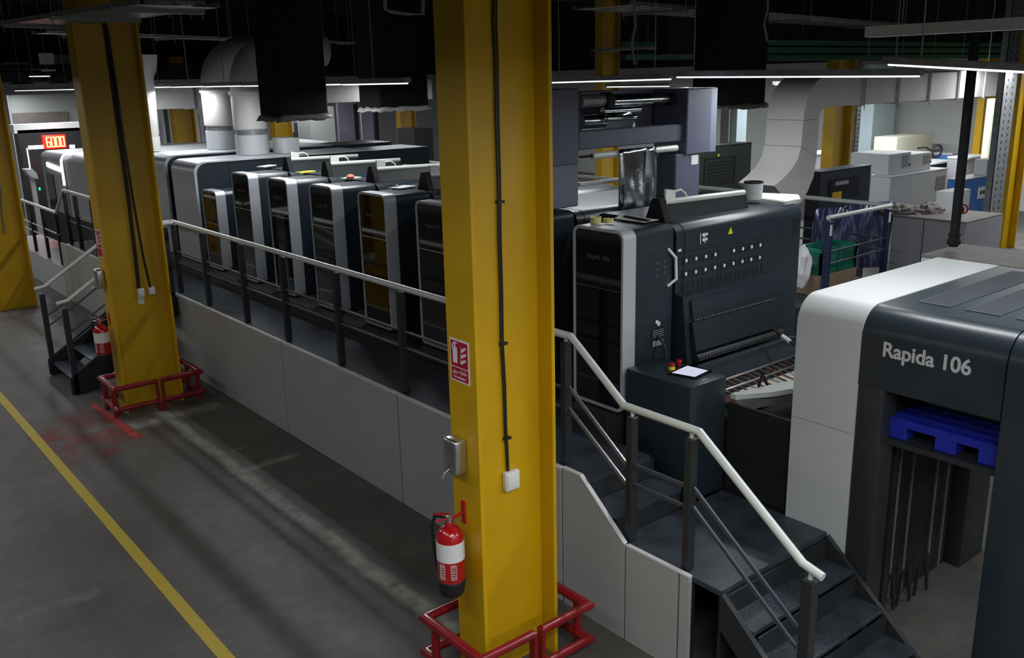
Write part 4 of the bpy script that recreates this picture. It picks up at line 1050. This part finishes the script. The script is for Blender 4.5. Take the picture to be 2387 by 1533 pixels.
tray(pxa(1390, 118, 4.7), pxa(1690, 100, 4.7), .4, 'small cable tray above the film frame, lower and farther away', n=20)
tray(pxa(72, 58, 4.75), pxa(420, 8, 4.75), .8, 'cable tray crossing in front of the left staircase column, reddish at its end', n=18)
tray(pxa(90, 74, 4.9), pxa(610, 94, 4.9), .35, 'thin cable tray right of the left staircase column', n=16)
tray(pxa(330, 10, 4.9), pxa(470, 12, 4.9), .5, 'bright cable tray at the very top left', n=10)
tray(pxa(722, 96, 5.2), pxa(872, 102, 5.2), .3, 'thin cable tray left of the nearest column', n=10)
def roof_beam(py0, py1, X0, label):
    pass
for k, (pyl, pyr) in enumerate(((108, 96), (124, 110), (141, 126))):
    a, b = at(1790, pyl, Y=10.6), at(2270, pyr, Y=10.6)
    z = (a.z+b.z)/2
    tag(MB().prism([(10.6, z-.05), (10.8, z-.05), (10.8, z+.05), (10.7, z+.08), (10.6, z+.04)], a.x, 27.8, 'X').build('roof_beam', M['green_beam']), 'long green roof beam above the big white duct, %s of three' % ['top', 'middle', 'bottom'][k], 'beam', None)
for k, (px0, px1, py, yv) in enumerate(((1450, 1700, 104, 19), (1460, 1700, 132, 18.6), (700, 1000, 158, 24), (690, 1000, 170, 23.6), (0, 900, 152, 30), (0, 900, 178, 29))):
    a, b = at(px0, py, Y=yv), at(px1, py, Y=yv); z = (a.z+b.z)/2
    tag(MB().box(a.x, b.x, yv, yv+.2, z-.07, z+.07).build('roof_beam', M['green_beam' if k < 2 else 'black']), ['dim green roof beam left of the hanging duct, upper one', 'dim green roof beam left of the hanging duct, lower one', 'dark roof beam behind the trunk duct, upper one', 'dark roof beam behind the trunk duct, lower one', 'long dark roof beam at the far left, upper one', 'long dark roof beam at the far left, lower one'][k], 'beam')
tag(MB().box(12.5, 27.8, 11.05, 11.3, 4.35, 7.2).build('roof_girder_or_screen', M['black']), 'deep black screen behind the green roof beams, added to darken the upper hall', 'girder')  # black box added to keep the upper background dark
# dark transverse roof girders
for k, yv in enumerate((3, 10, 17, 24, 31)):
    tag(MB().box(-6, 28, yv, yv+.25, 6.5, 7.2).build('roof_girder_or_screen', M['black']), 'black roof girder spanning the hall overhead, %s from the viewer' % ['first', 'second', 'third', 'fourth', 'fifth'][k], 'girder')
# curly flexible pipe at top
p = [at(*q, Y=9.2) for q in ((898, 22), (912, 27), (945, 32), (985, 33))]
tag(MB().tube([(p[0].x, p[0].y, 7.2)]+[(v.x, v.y, v.z) for v in p]+[(p[-1].x+.2, p[-1].y, 7.2)], .02, 8).build('flexible_conduit', M['cab_grey']), 'curved grey conduit left of the nearest column top', 'conduit')
for i, (px, py0, py1, yv, lab) in enumerate(((1478, 15, 150, 8, 'pale wavy cable hanging above the film frame'), (1787, -20, 95, 7.6, 'pale drop cable beside the hanging black duct'))):
    q = [at(px, py0, Y=yv), at(px+3, (py0*2+py1)/3, Y=yv), at(px-6, (py0+py1*2)/3, Y=yv), at(px+2, py1, Y=yv)]
    q = [Vector((q[0].x, q[0].y, 7.2))]+q
    tag(MB().tube(q, .016, 8).build('drop_cable', M['cab_grey']), lab, 'cable')

struct(MB().box(-6, 18, 32, 37.9, 4.3, 4.55).build('trim_1', M['black']))
struct(MB().box(-6, 18, 34.5, 34.7, 4.55, 7.2).build('trim_2', M['black']))
# ================================================================== RIGHT BACKGROUND
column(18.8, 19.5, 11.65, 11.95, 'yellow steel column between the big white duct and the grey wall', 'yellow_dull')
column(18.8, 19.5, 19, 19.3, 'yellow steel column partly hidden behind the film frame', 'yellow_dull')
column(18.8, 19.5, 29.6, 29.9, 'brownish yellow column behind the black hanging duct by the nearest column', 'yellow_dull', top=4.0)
column(17.6, 18.5, 47-.8, 46.0, 'unused', 'yellow_dull') if False else None
column(21.35, 22.05, 8.85, 9.15, 'yellow steel column cut by the right edge of the picture')
a, b = at(402, 240, Y=30), at(458, 300, Y=30)
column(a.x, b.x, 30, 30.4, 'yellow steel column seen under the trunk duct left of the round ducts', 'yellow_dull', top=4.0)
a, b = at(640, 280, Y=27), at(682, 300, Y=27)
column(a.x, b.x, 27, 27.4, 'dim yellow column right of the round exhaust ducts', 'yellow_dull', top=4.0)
a, b = at(2290, 280, Y=12.2), at(2318, 300, Y=12.2)
column(a.x, b.x, 12.2, 12.4, 'bright yellow column beyond the blue cabinet', 'yellow')
# perforated angle posts
def angle_post(px0, px1, py, Y, label, top=7.2):
    a, b = at(px0, py, Y=Y), at(px1, py, Y=Y)
    t = thing('angle_post', label, 'post', ((a.x+b.x)/2, Y, 0))
    MB().box(a.x, b.x, Y, Y+.01, 0, top).box(a.x, a.x+.01, Y, Y+.1, 0, top).build('steel_angle', M['galv'], t)
    g = MB(); w = b.x-a.x
    for k in range(34):
        z = 1.4+k*.10
        for u in (.3, .7): g.box(a.x+w*u-.012, a.x+w*u+.012, Y-.003, Y, z, z+.04)
    g.build('slot_holes', M['black'], t); return t
angle_post(2308, 2336, 480, 6.2, 'grey perforated angle post left of the yellow column at the right edge')
angle_post(1992, 2002, 330, 11.7, 'grey perforated angle post beside the mid yellow column')
# red valve pipe
p = at(2222, 575, Y=4.9)
rp_ = thing('fire_pipe', 'black vertical pipe with red valve standing on the grey cabinet top', 'pipe', (p.x, p.y, p.z))
q0, q1 = at(2222, 574, Y=4.9), at(2268, 170, Y=4.9)
MB().tube([(q0.x, 4.9, q0.z), (q0.x, 4.9, 7.2)], .052, 16).build('pipe', M['black'], rp_)
MB().lathe([(.075, 0), (.075, .04), (.06, .05), (.06, .09), (.07, .10), (.07, .12)], (q0.x, 4.9, q0.z+.03), 18).build('flange', M['black'], rp_)
vz = at(2222, 492, Y=4.9).z
MB().lathe([(.05, 0), (.055, .02), (.03, .05), (.012, .06), (.012, .10)], (q0.x+.05, 4.9, vz), 14, 'X').build('valve_body', M['red'], rp_)
MB().tube([(q0.x+.15, 4.9+.05*math.cos(a), vz+.05*math.sin(a)) for a in [2*PI*k/16 for k in range(16)]], .01, 8, closed=True).build('valve_wheel', M['red'], rp_)
MB().tube([(q0.x+.16, 4.93, vz), (q0.x+.16, 4.93, 7.2)], .012, 8).build('side_conduit', M['galv'], rp_)
def cornerbox(name, label, cat, pxc, pxr, pxl, pyt, Y, z0, m, top=None, dz=.02, m_top=None):
    c = at(pxc, pyt, Y=Y); xr = at(pxr, pyt, Y=Y).x; yl = max(Y+.3, at(pxl, pyt, X=c.x).y)
    t = thing(name, label, cat, ((c.x+xr)/2, (Y+yl)/2, z0))
    MB().box(c.x, xr, Y, yl, z0, c.z-dz, .008, 1).build('body', M[m], t)
    MB().box(c.x-.01, xr+.01, Y-.01, yl+.01, c.z-dz, c.z, .004, 1).build('top_panel', M[m_top or m], t)
    return t, c, xr, yl
# low grey cabinets in front of the pipe
def frontbox(name, label, cat, px0, px1, pyt, X, z0, m, depth, m_top, seams=()):
    a, b = at(px0, pyt, X=X), at(px1, pyt, X=X); z = a.z
    t = thing(name, label, cat, (X+depth/2, (a.y+b.y)/2, z0))
    MB().box(X, X+depth, b.y, a.y, z0, z-.03, .006, 1).build('body', M[m], t)
    MB().box(X-.01, X+depth, b.y, a.y, z-.03, z, .004, 1).build('top_panel', M[m_top], t)
    for s in seams:
        p = at(s, pyt, X=X); MB().box(X-.003, X, p.y-.005, p.y+.005, z0, z-.03).build('door_seam', M['black'], t)
    return t, z
frontbox('floor_cabinet', 'row of tall grey cabinets with dusty top behind the back walkway rail', 'cabinet', 2082, 2255, 500, 12.4, 0, 'cab_grey', 1.1, 'skirt_brown', (2156,))
frontbox('floor_cabinet', 'long low cabinet with dusty brown top carrying the black pipe', 'cabinet', 2148, 2600, 592, 10.1, 0, 'cab_white', .95, 'skirt_brown', (2370,))
b_ = at(2150, 485, Z=at(2082, 500, X=12.4).z)
zc = at(2082, 500, X=12.4).z
from mathutils import noise as MN
q = MB(); random.seed(9)
for k in range(11):
    pr = at(2094+k*10, 490, Z=zc); x, y = max(12.6, pr.x-.3+random.uniform(-.1, .1)), pr.y
    tmp = bmesh.new(); bmesh.ops.create_icosphere(tmp, subdivisions=3, radius=1)
    hgt = random.uniform(.05, .13)
    for v in tmp.verts:
        f = 1+.5*MN.noise(v.co*2.2+Vector((k*3.1, 0, 0)))
        v.co = Vector((x+v.co.x*f*.2, y+v.co.y*f*.13, max(zc+.001, zc+.02+v.co.z*f*hgt)))
    me_ = bpy.data.meshes.new('tmp'); tmp.to_mesh(me_); tmp.free(); q.bm.from_mesh(me_); bpy.data.meshes.remove(me_)
tag(q.build('rag_heap', M['skirt_brown']), 'heap of crumpled brown rags on the tall grey cabinet top', 'rags')
# white electric cabinets
t, c, xr, yl = cornerbox('switch_cabinet', 'large white cabinet with vent grille behind the back walkway', 'cabinet', 2077, 2207, 2030, 412, 10.0, 0, 'cab_white')
a, b = at(2183, 412, Y=10), at(2200, 440, Y=10)
MB().box(a.x, b.x, 9.99, 10, b.z, a.z).build('vent_grille', M['cab_grey'], t)
zt = c.z
for k, (pa_, pb_, lab) in enumerate(((2088, 2124, 'left small white box with grille on the white cabinet'), (2138, 2172, 'right small white box with grille on the white cabinet'))):
    a, b = at(pa_, 358, Y=10.2), at(pb_, 358, Y=10.2)
    tt = thing('control_box', lab, 'box', ((a.x+b.x)/2, 10.5, zt))
    MB().box(a.x-.25, b.x, 10.2, 11.1, zt, a.z, .008, 1).build('body', M['cab_white'], tt)
    MB().box((a.x+b.x)/2-.02, b.x-.08, 10.19, 10.2, zt+.12, a.z-.06).build('vent_grille', M['cab_grey'], tt)
    MB().lathe([(.02, 0), (.02, .02)], (b.x-.03, 10.18, zt+.16), 10, 'Y').build('knob', M['black'], tt)
a, b = at(2092, 320, Y=13.6), at(2168, 380, Y=13.6)
tag(MB().box(a.x, b.x, 13.6, 14.3, 0, a.z, .01).build('rear_cabinet', M['cream']), 'cream cabinet rising behind the two small white boxes', 'cabinet')
# blue cabinet with notice
t, c, xr, yl = cornerbox('blue_cabinet', 'blue cabinet with white notice right of the black pipe', 'cabinet', 2246, 2325, 2240, 418, 8.0, 0, 'blue_machine', m_top='cab_white')
a, b = at(2281, 437, Y=7.99), at(2310, 457, Y=7.99)
nt_ = MB().box(a.x, b.x, 7.985, 7.995, b.z, a.z).build('paper_notice', M['paper'], t)
g = MB(); w = b.x-a.x
for k in range(4): g.box(a.x+w*(.14+.19*k), a.x+w*(.26+.19*k), 7.98, 7.985, (a.z+b.z)/2-.03, (a.z+b.z)/2+.04)
g.build('notice_print', M['black'], nt_)
a, b = at(2222, 448, Y=7.6), at(2258, 490, Y=7.6)
tag(MB().box(a.x, b.x, 7.6, 7.9, 0, a.z, .01).build('white_bin', M['cab_white']), 'white bin in front of the blue cabinet', 'bin')
a, b = at(2302, 372, Y=8.03), at(2336, 415, Y=8.03)
tag(MB().box(a.x, min(b.x, xr-.02), 8.03, 8.27, c.z+.001, a.z, .01).build('white_box', M['cab_white']), 'white box on the blue cabinet', 'box')
# second press line: blue machines along the far side
def bpress(px0, px1, pyt, pyb, Y, label, m='blue_machine'):
    a, b = at(px0, pyt, Y=Y), at(px1, pyb, Y=Y); z0 = 0
    t = thing('small_press', label, 'machine', ((a.x+b.x)/2, Y+.5, 0))
    MB().box(a.x, b.x, Y, Y+.5, 0, a.z, .03, 2).build('body', M[m], t)
    MB().box(a.x, b.x, Y-.05, Y+.5, a.z, a.z+.06, .01, 1).build('cover', M['cab_white'], t)
    return t
bpress(1900, 1945, 362, 400, 14.5, 'grey and blue machine end left of the mid yellow column', 'cab_grey')
bpress(1948, 1956, 360, 400, 15.2, 'narrow blue machine part at the mid yellow column')
bpress(2008, 2030, 362, 395, 14.0, 'blue machine right of the mid yellow column')
bpress(2216, 2228, 362, 420, 12.9, 'blue machine beside the black pipe')
t = bpress(2166, 2212, 385, 430, 12.0, 'dark machine with a black ring on top behind the black pipe', 'black')
cc = at(2183, 352, Y=12.0)
MB().tube([(cc.x+.28*math.cos(a), 12, cc.z+.16*math.sin(a)) for a in [2*PI*k/20 for k in range(20)]], .03, 8, closed=True).build('ring_handle', M['black'], t)
MB().tube([at(2140, 345, Y=12), at(2158, 343, Y=12), at(2172, 352, Y=12), at(2190, 350, Y=12)], .025, 8).build('arm', M['black'], t)
bpress(2252, 2292, 372, 415, 11.25, 'grey machine under the bright yellow column', 'cab_grey')
# second press: dark feeder with name bar
t, c, xr, yl = cornerbox('second_feeder', 'dark feeder of the second press behind the big white duct, opening with yellow', 'feeder', 1915, 2030, 1888, 400, 9.2, 0, 'dark2', m_top='slate')
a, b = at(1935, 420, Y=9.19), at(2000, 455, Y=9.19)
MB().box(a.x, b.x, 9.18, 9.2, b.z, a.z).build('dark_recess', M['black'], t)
a, b = at(1948, 424, Y=9.17), at(1978, 428, Y=9.17)
MB().box(a.x, b.x, 9.17, 9.18, b.z, a.z).build('name_bar', M['cab_grey'], t)
a, b = at(1941, 449, Y=9.17), at(1961, 466, Y=9.17)
MB().box(a.x, b.x, 9.17, 9.18, b.z, a.z).build('yellow_guard', M['yellow'], t)
# second press: green-black tower
t, c, xr, yl = cornerbox('second_press_unit', 'green-black machine side between the film frame and the big white duct', 'press section', 1590, 1752, 1560, 347, 13.0, 0, 'machine_green')
for (px0, py0, px1, py1) in ((1643, 370, 1712, 425),):
    a, b = at(px0, py0, Y=12.99), at(px1, py1, Y=12.99)
    MB().ring([(a.x, b.z), (b.x, b.z), (b.x, a.z), (a.x, a.z)], [(a.x+.02, b.z+.02), (b.x-.02, b.z+.02), (b.x-.02, a.z-.02), (a.x+.02, a.z-.02)], 12.985, 12.995, 'Y').build('door_outline', M['black'], t)
    g = MB()
    for k in range(7): z = b.z+(a.z-b.z)*(k+1)/8.5; g.box(a.x+.1, b.x-.1, 12.985, 12.995, z-.01, z+.01)
    g.build('vent_slots', M['black'], t)
a = at(1675, 361, Y=12.99)
MB().prism([(a.x-.035, a.z-.03), (a.x+.035, a.z-.03), (a.x, a.z+.03)], 12.98, 12.99, 'Y').build('warning_triangle', M['warn'], t)
# pale wall pillars and pipes
def wbox(px0, px1, pyt, pyb, Y, label, m, name, cat, depth=.3, z0=None):
    a, b = at(px0, pyt, Y=Y), at(px1, pyb, Y=Y)
    return tag(MB().box(a.x, b.x, Y, Y+depth, b.z if z0 is None else z0, a.z).build(name, M[m]), label, cat)
M['tile'] = mat('pale_blue_tile', (.42, .52, .54), .5, noise=.06)
wbox(2045, 2078, 150, 360, 15.0, 'pale blue tiled pillar between the mid column and cream cabinet', 'tile', 'tiled_pillar', 'pillar', .8, 0)
wbox(1722, 1738, 180, 340, 17.0, 'pale green pipe on the wall right of the hanging black duct', 'tile', 'wall_pipe', 'pipe', .3, 0)
wbox(1703, 1716, 180, 340, 17.2, 'silver banded pipe left of the pale green one', 'galv', 'wall_pipe', 'pipe', .3, 0)
wbox(2316, 2328, 230, 375, 10.5, 'cream standpipe behind the white box on the blue cabinet', 'cream', 'wall_pipe', 'pipe', .15, 0)
g = MB(); q = [at(*s, Y=16) for s in ((2110, 250), (2110, 290), (2098, 292), (2094, 308))]; g.tube(q, .03, 8)
q = [at(*s, Y=16) for s in ((2110, 288), (2118, 292), (2118, 302))]; g.tube(q, .025, 8)
tag(g.build('wall_conduit', M['cab_grey']), 'bent grey conduit on the wall above the cream cabinet', 'conduit')
tag(MB().tube([at(2178, 230, Y=16), at(2177, 340, Y=16)], .025, 8).build('wall_conduit', M['cab_grey']), 'straight thin grey conduit on the wall left of the black pipe', 'conduit')

# ================================================================== LEFT / MIDDLE BACKGROUND
wbox(20, 195, 222, 300, 30, 'white wall panel above the far delivery end at left', 'wall', 'wall_panel', 'panel', .3, 0)
wbox(30, 160, 264, 287, 29.9, 'grey board on the white panel at far left', 'skirt_brown', 'wall_board', 'board', .08)
wbox(30, 200, 291, 303.5, 26.6, 'bright white shelf strip above the numeric display', 'white', 'shelf', 'shelf', .5)
dk = wbox(40, 215, 304, 400, 26.6, 'dark cabinet wall behind the numeric display', 'dark2', 'dark_cabinet', 'cabinet', .5, 0)
a, b = at(100, 316, Y=26.4), at(158, 345, Y=26.4)
ds = thing('numeric_display', 'red glowing numeric display reading 6000 above the far delivery end', 'display', ((a.x+b.x)/2, 26.5, b.z))
MB().box(a.x, b.x, 26.45, 26.6, b.z, a.z, .01).build('display_case', M['led_red'], ds)
SEG = {'6': 'acdefg', '0': 'abcdef'}
hd_ = (a.z-b.z)*.70; wd2 = (b.x-a.x)*.145; zb_ = b.z+(a.z-b.z)*.15
for k, ch in enumerate('6000'):
    xl = a.x+(b.x-a.x)*(.14+.205*k); g = MB(); hh = hd_/2; tk = .028
    P_ = {'a': ((0, 2), (1, 2)), 'b': ((1, 1), (1, 2)), 'c': ((1, 0), (1, 1)), 'd': ((0, 0), (1, 0)), 'e': ((0, 0), (0, 1)), 'f': ((0, 1), (0, 2)), 'g': ((0, 1), (1, 1))}
    for s_ in SEG[ch]:
        (u0_, v0_), (u1_, v1_) = P_[s_]; g.bar((xl+u0_*wd2, 26.44, zb_+v0_*hh), (xl+u1_*wd2, 26.44, zb_+v1_*hh), tk, tk)
    g.build('digit', M['led_digit'], ds)
l = area('display_glow', ((a.x+b.x)/2, 26.3, b.z-.02), .8, .1, 14, (1, .03, .02), (math.radians(-30), 0, 0))
wbox(66, 104, 340, 346, 26.58, 'white lit strip left of the numeric display', 'led_white', 'light_strip', 'light', .05)
wbox(64, 70, 345, 396, 26.58, 'white lit vertical strip at the far left', 'led_white', 'light_strip', 'light', .05)
wbox(162, 175, 338, 345, 26.58, 'small white lit strip right of the numeric display', 'led_white', 'light_strip', 'light', .05)
q = [at(*s, Y=25) for s in ((58, 395), (72, 412), (90, 418), (86, 404), (76, 394))]
cpz = min(p.z for p in q); cpx = sum(p.x for p in q)/5
tag(MB().prism([(p.x, p.z) for p in q], 25, 25.4, 'Y').box(cpx-.05, cpx+.05, 25.1, 25.2, 0, cpz+.1).build('control_pod', M['cab_white']), 'pale control pod at the far left beside the yellow column', 'console')
g_ = at(94, 440, X=5.13); MB().lathe([(.035, -.03), (.035, 0)], tuple(g_), 12, 'X').build('indicator_lamp', M['screen_green'], d4)
wbox(720, 785, 250, 350, 24, 'pale square pillar right of the hanging black duct', 'wall', 'square_pillar', 'pillar', .8, 0)
wbox(786, 834, 240, 350, 26, 'lilac panel right of the pale square pillar, the left one', 'lilac', 'partition_panel', 'panel', .1, 0)
wbox(842, 874, 262, 322, 26, 'pale partition panel right of the lilac one', 'lilac', 'partition_panel', 'panel', .1, 0)
wbox(829, 840, 240, 350, 25.8, 'black upright between the two pale partition panels', 'black', 'upright', 'post', .15, 0)
wbox(874, 886, 240, 350, 25.0, 'dark upright left of the brownish column', 'black', 'upright', 'post', .15, 0)
wbox(386, 402, 240, 350, 29, 'dark upright left of the yellow column under the trunk duct', 'slate', 'upright', 'post', .3, 0)
wbox(965, 1012, 300, 372, 20, 'black cabinet just left of the nearest column', 'black', 'dark_cabinet', 'cabinet', .8, 0)
wbox(350, 385, 285, 350, 30, 'white board left of the dark upright under the trunk duct', 'lilac', 'white_board', 'board', .1, 0)
wbox(464, 490, 265, 345, 30, 'pale notice wall left of the round ducts', 'lilac', 'notice_wall', 'board', .1, 0)
wbox(480, 489, 292, 312, 29.95, 'red sign on the notice wall left of the round ducts', 'ext_red', 'red_sign', 'sign', .05)
wbox(650, 720, 286, 345, 30, 'pale shelf wall under the hanging black duct', 'lilac', 'shelf_wall', 'board', .1, 0)
wbox(690, 704, 286, 350, 29, 'dark post below the hanging black duct', 'black', 'upright', 'post', .2, 0)
wbox(655, 690, 310, 345, 29, 'cluttered dark shelf behind the round ducts', 'dark2', 'low_shelf', 'shelf', .5, 0)
for (px0, px1, py0, py1, m, lab) in ((5, 70, 145, 157, 'cab_grey', 'left run of pale boxes on the mezzanine rail'), (115, 172, 128, 155, 'cab_grey', 'right pale panel on the mezzanine at far left'), (330, 364, 148, 158, 'cab_grey', 'pale beam right of the left staircase column')):
    wbox(px0, px1, py0, py1, 33, lab, m, 'mezzanine_box', 'box', .3, 4.552)
wbox(90, 125, 124, 131, 32, 'thin pale lamp bar on the mezzanine at far left', 'cab_white', 'lamp_bar', 'light', .1, 4.552)
wbox(395, 432, 132, 178, 33, 'dim yellow girder end above the trunk duct', 'yellow_dull', 'girder_end', 'beam', .3, 4.552)

# ------------------------------------------------------------------ repeats share a group phrase
GR = {'printing_unit': 'printing units in a row along the walkway', 'press_body': 'dark press sections behind the printing units', 'delivery_section': 'rounded dryer and delivery sections',
      'steel_column': 'yellow steel columns of the hall', 'column_guard': 'red pipe guards around column feet', 'fire_extinguisher': 'fire extinguishers on the columns',
      'soap_dispenser': 'soap dispensers on the columns', 'wall_socket': 'white sockets on the columns', 'fabric_duct': 'black fabric ducts hanging from the roof', 'cable_tray': 'cable trays under the roof',
      'roof_girder_or_screen': 'black roof girders', 'tape_roll': 'tape rolls on the nearest unit', 'small_press': 'blue and grey machines in the background', 'safety_sign': 'red safety signs on the columns',
      'control_box': 'small white boxes on the white cabinet', 'plastic_bag': 'white bags around the green crate', 'batten_light': 'fluorescent batten lights'}
for o in list(bpy.data.objects):
    if o.parent is None and 'label' in o:
        k = o.name.split('.')[0]
        if k in GR and 'group' not in o: o['group'] = GR[k]
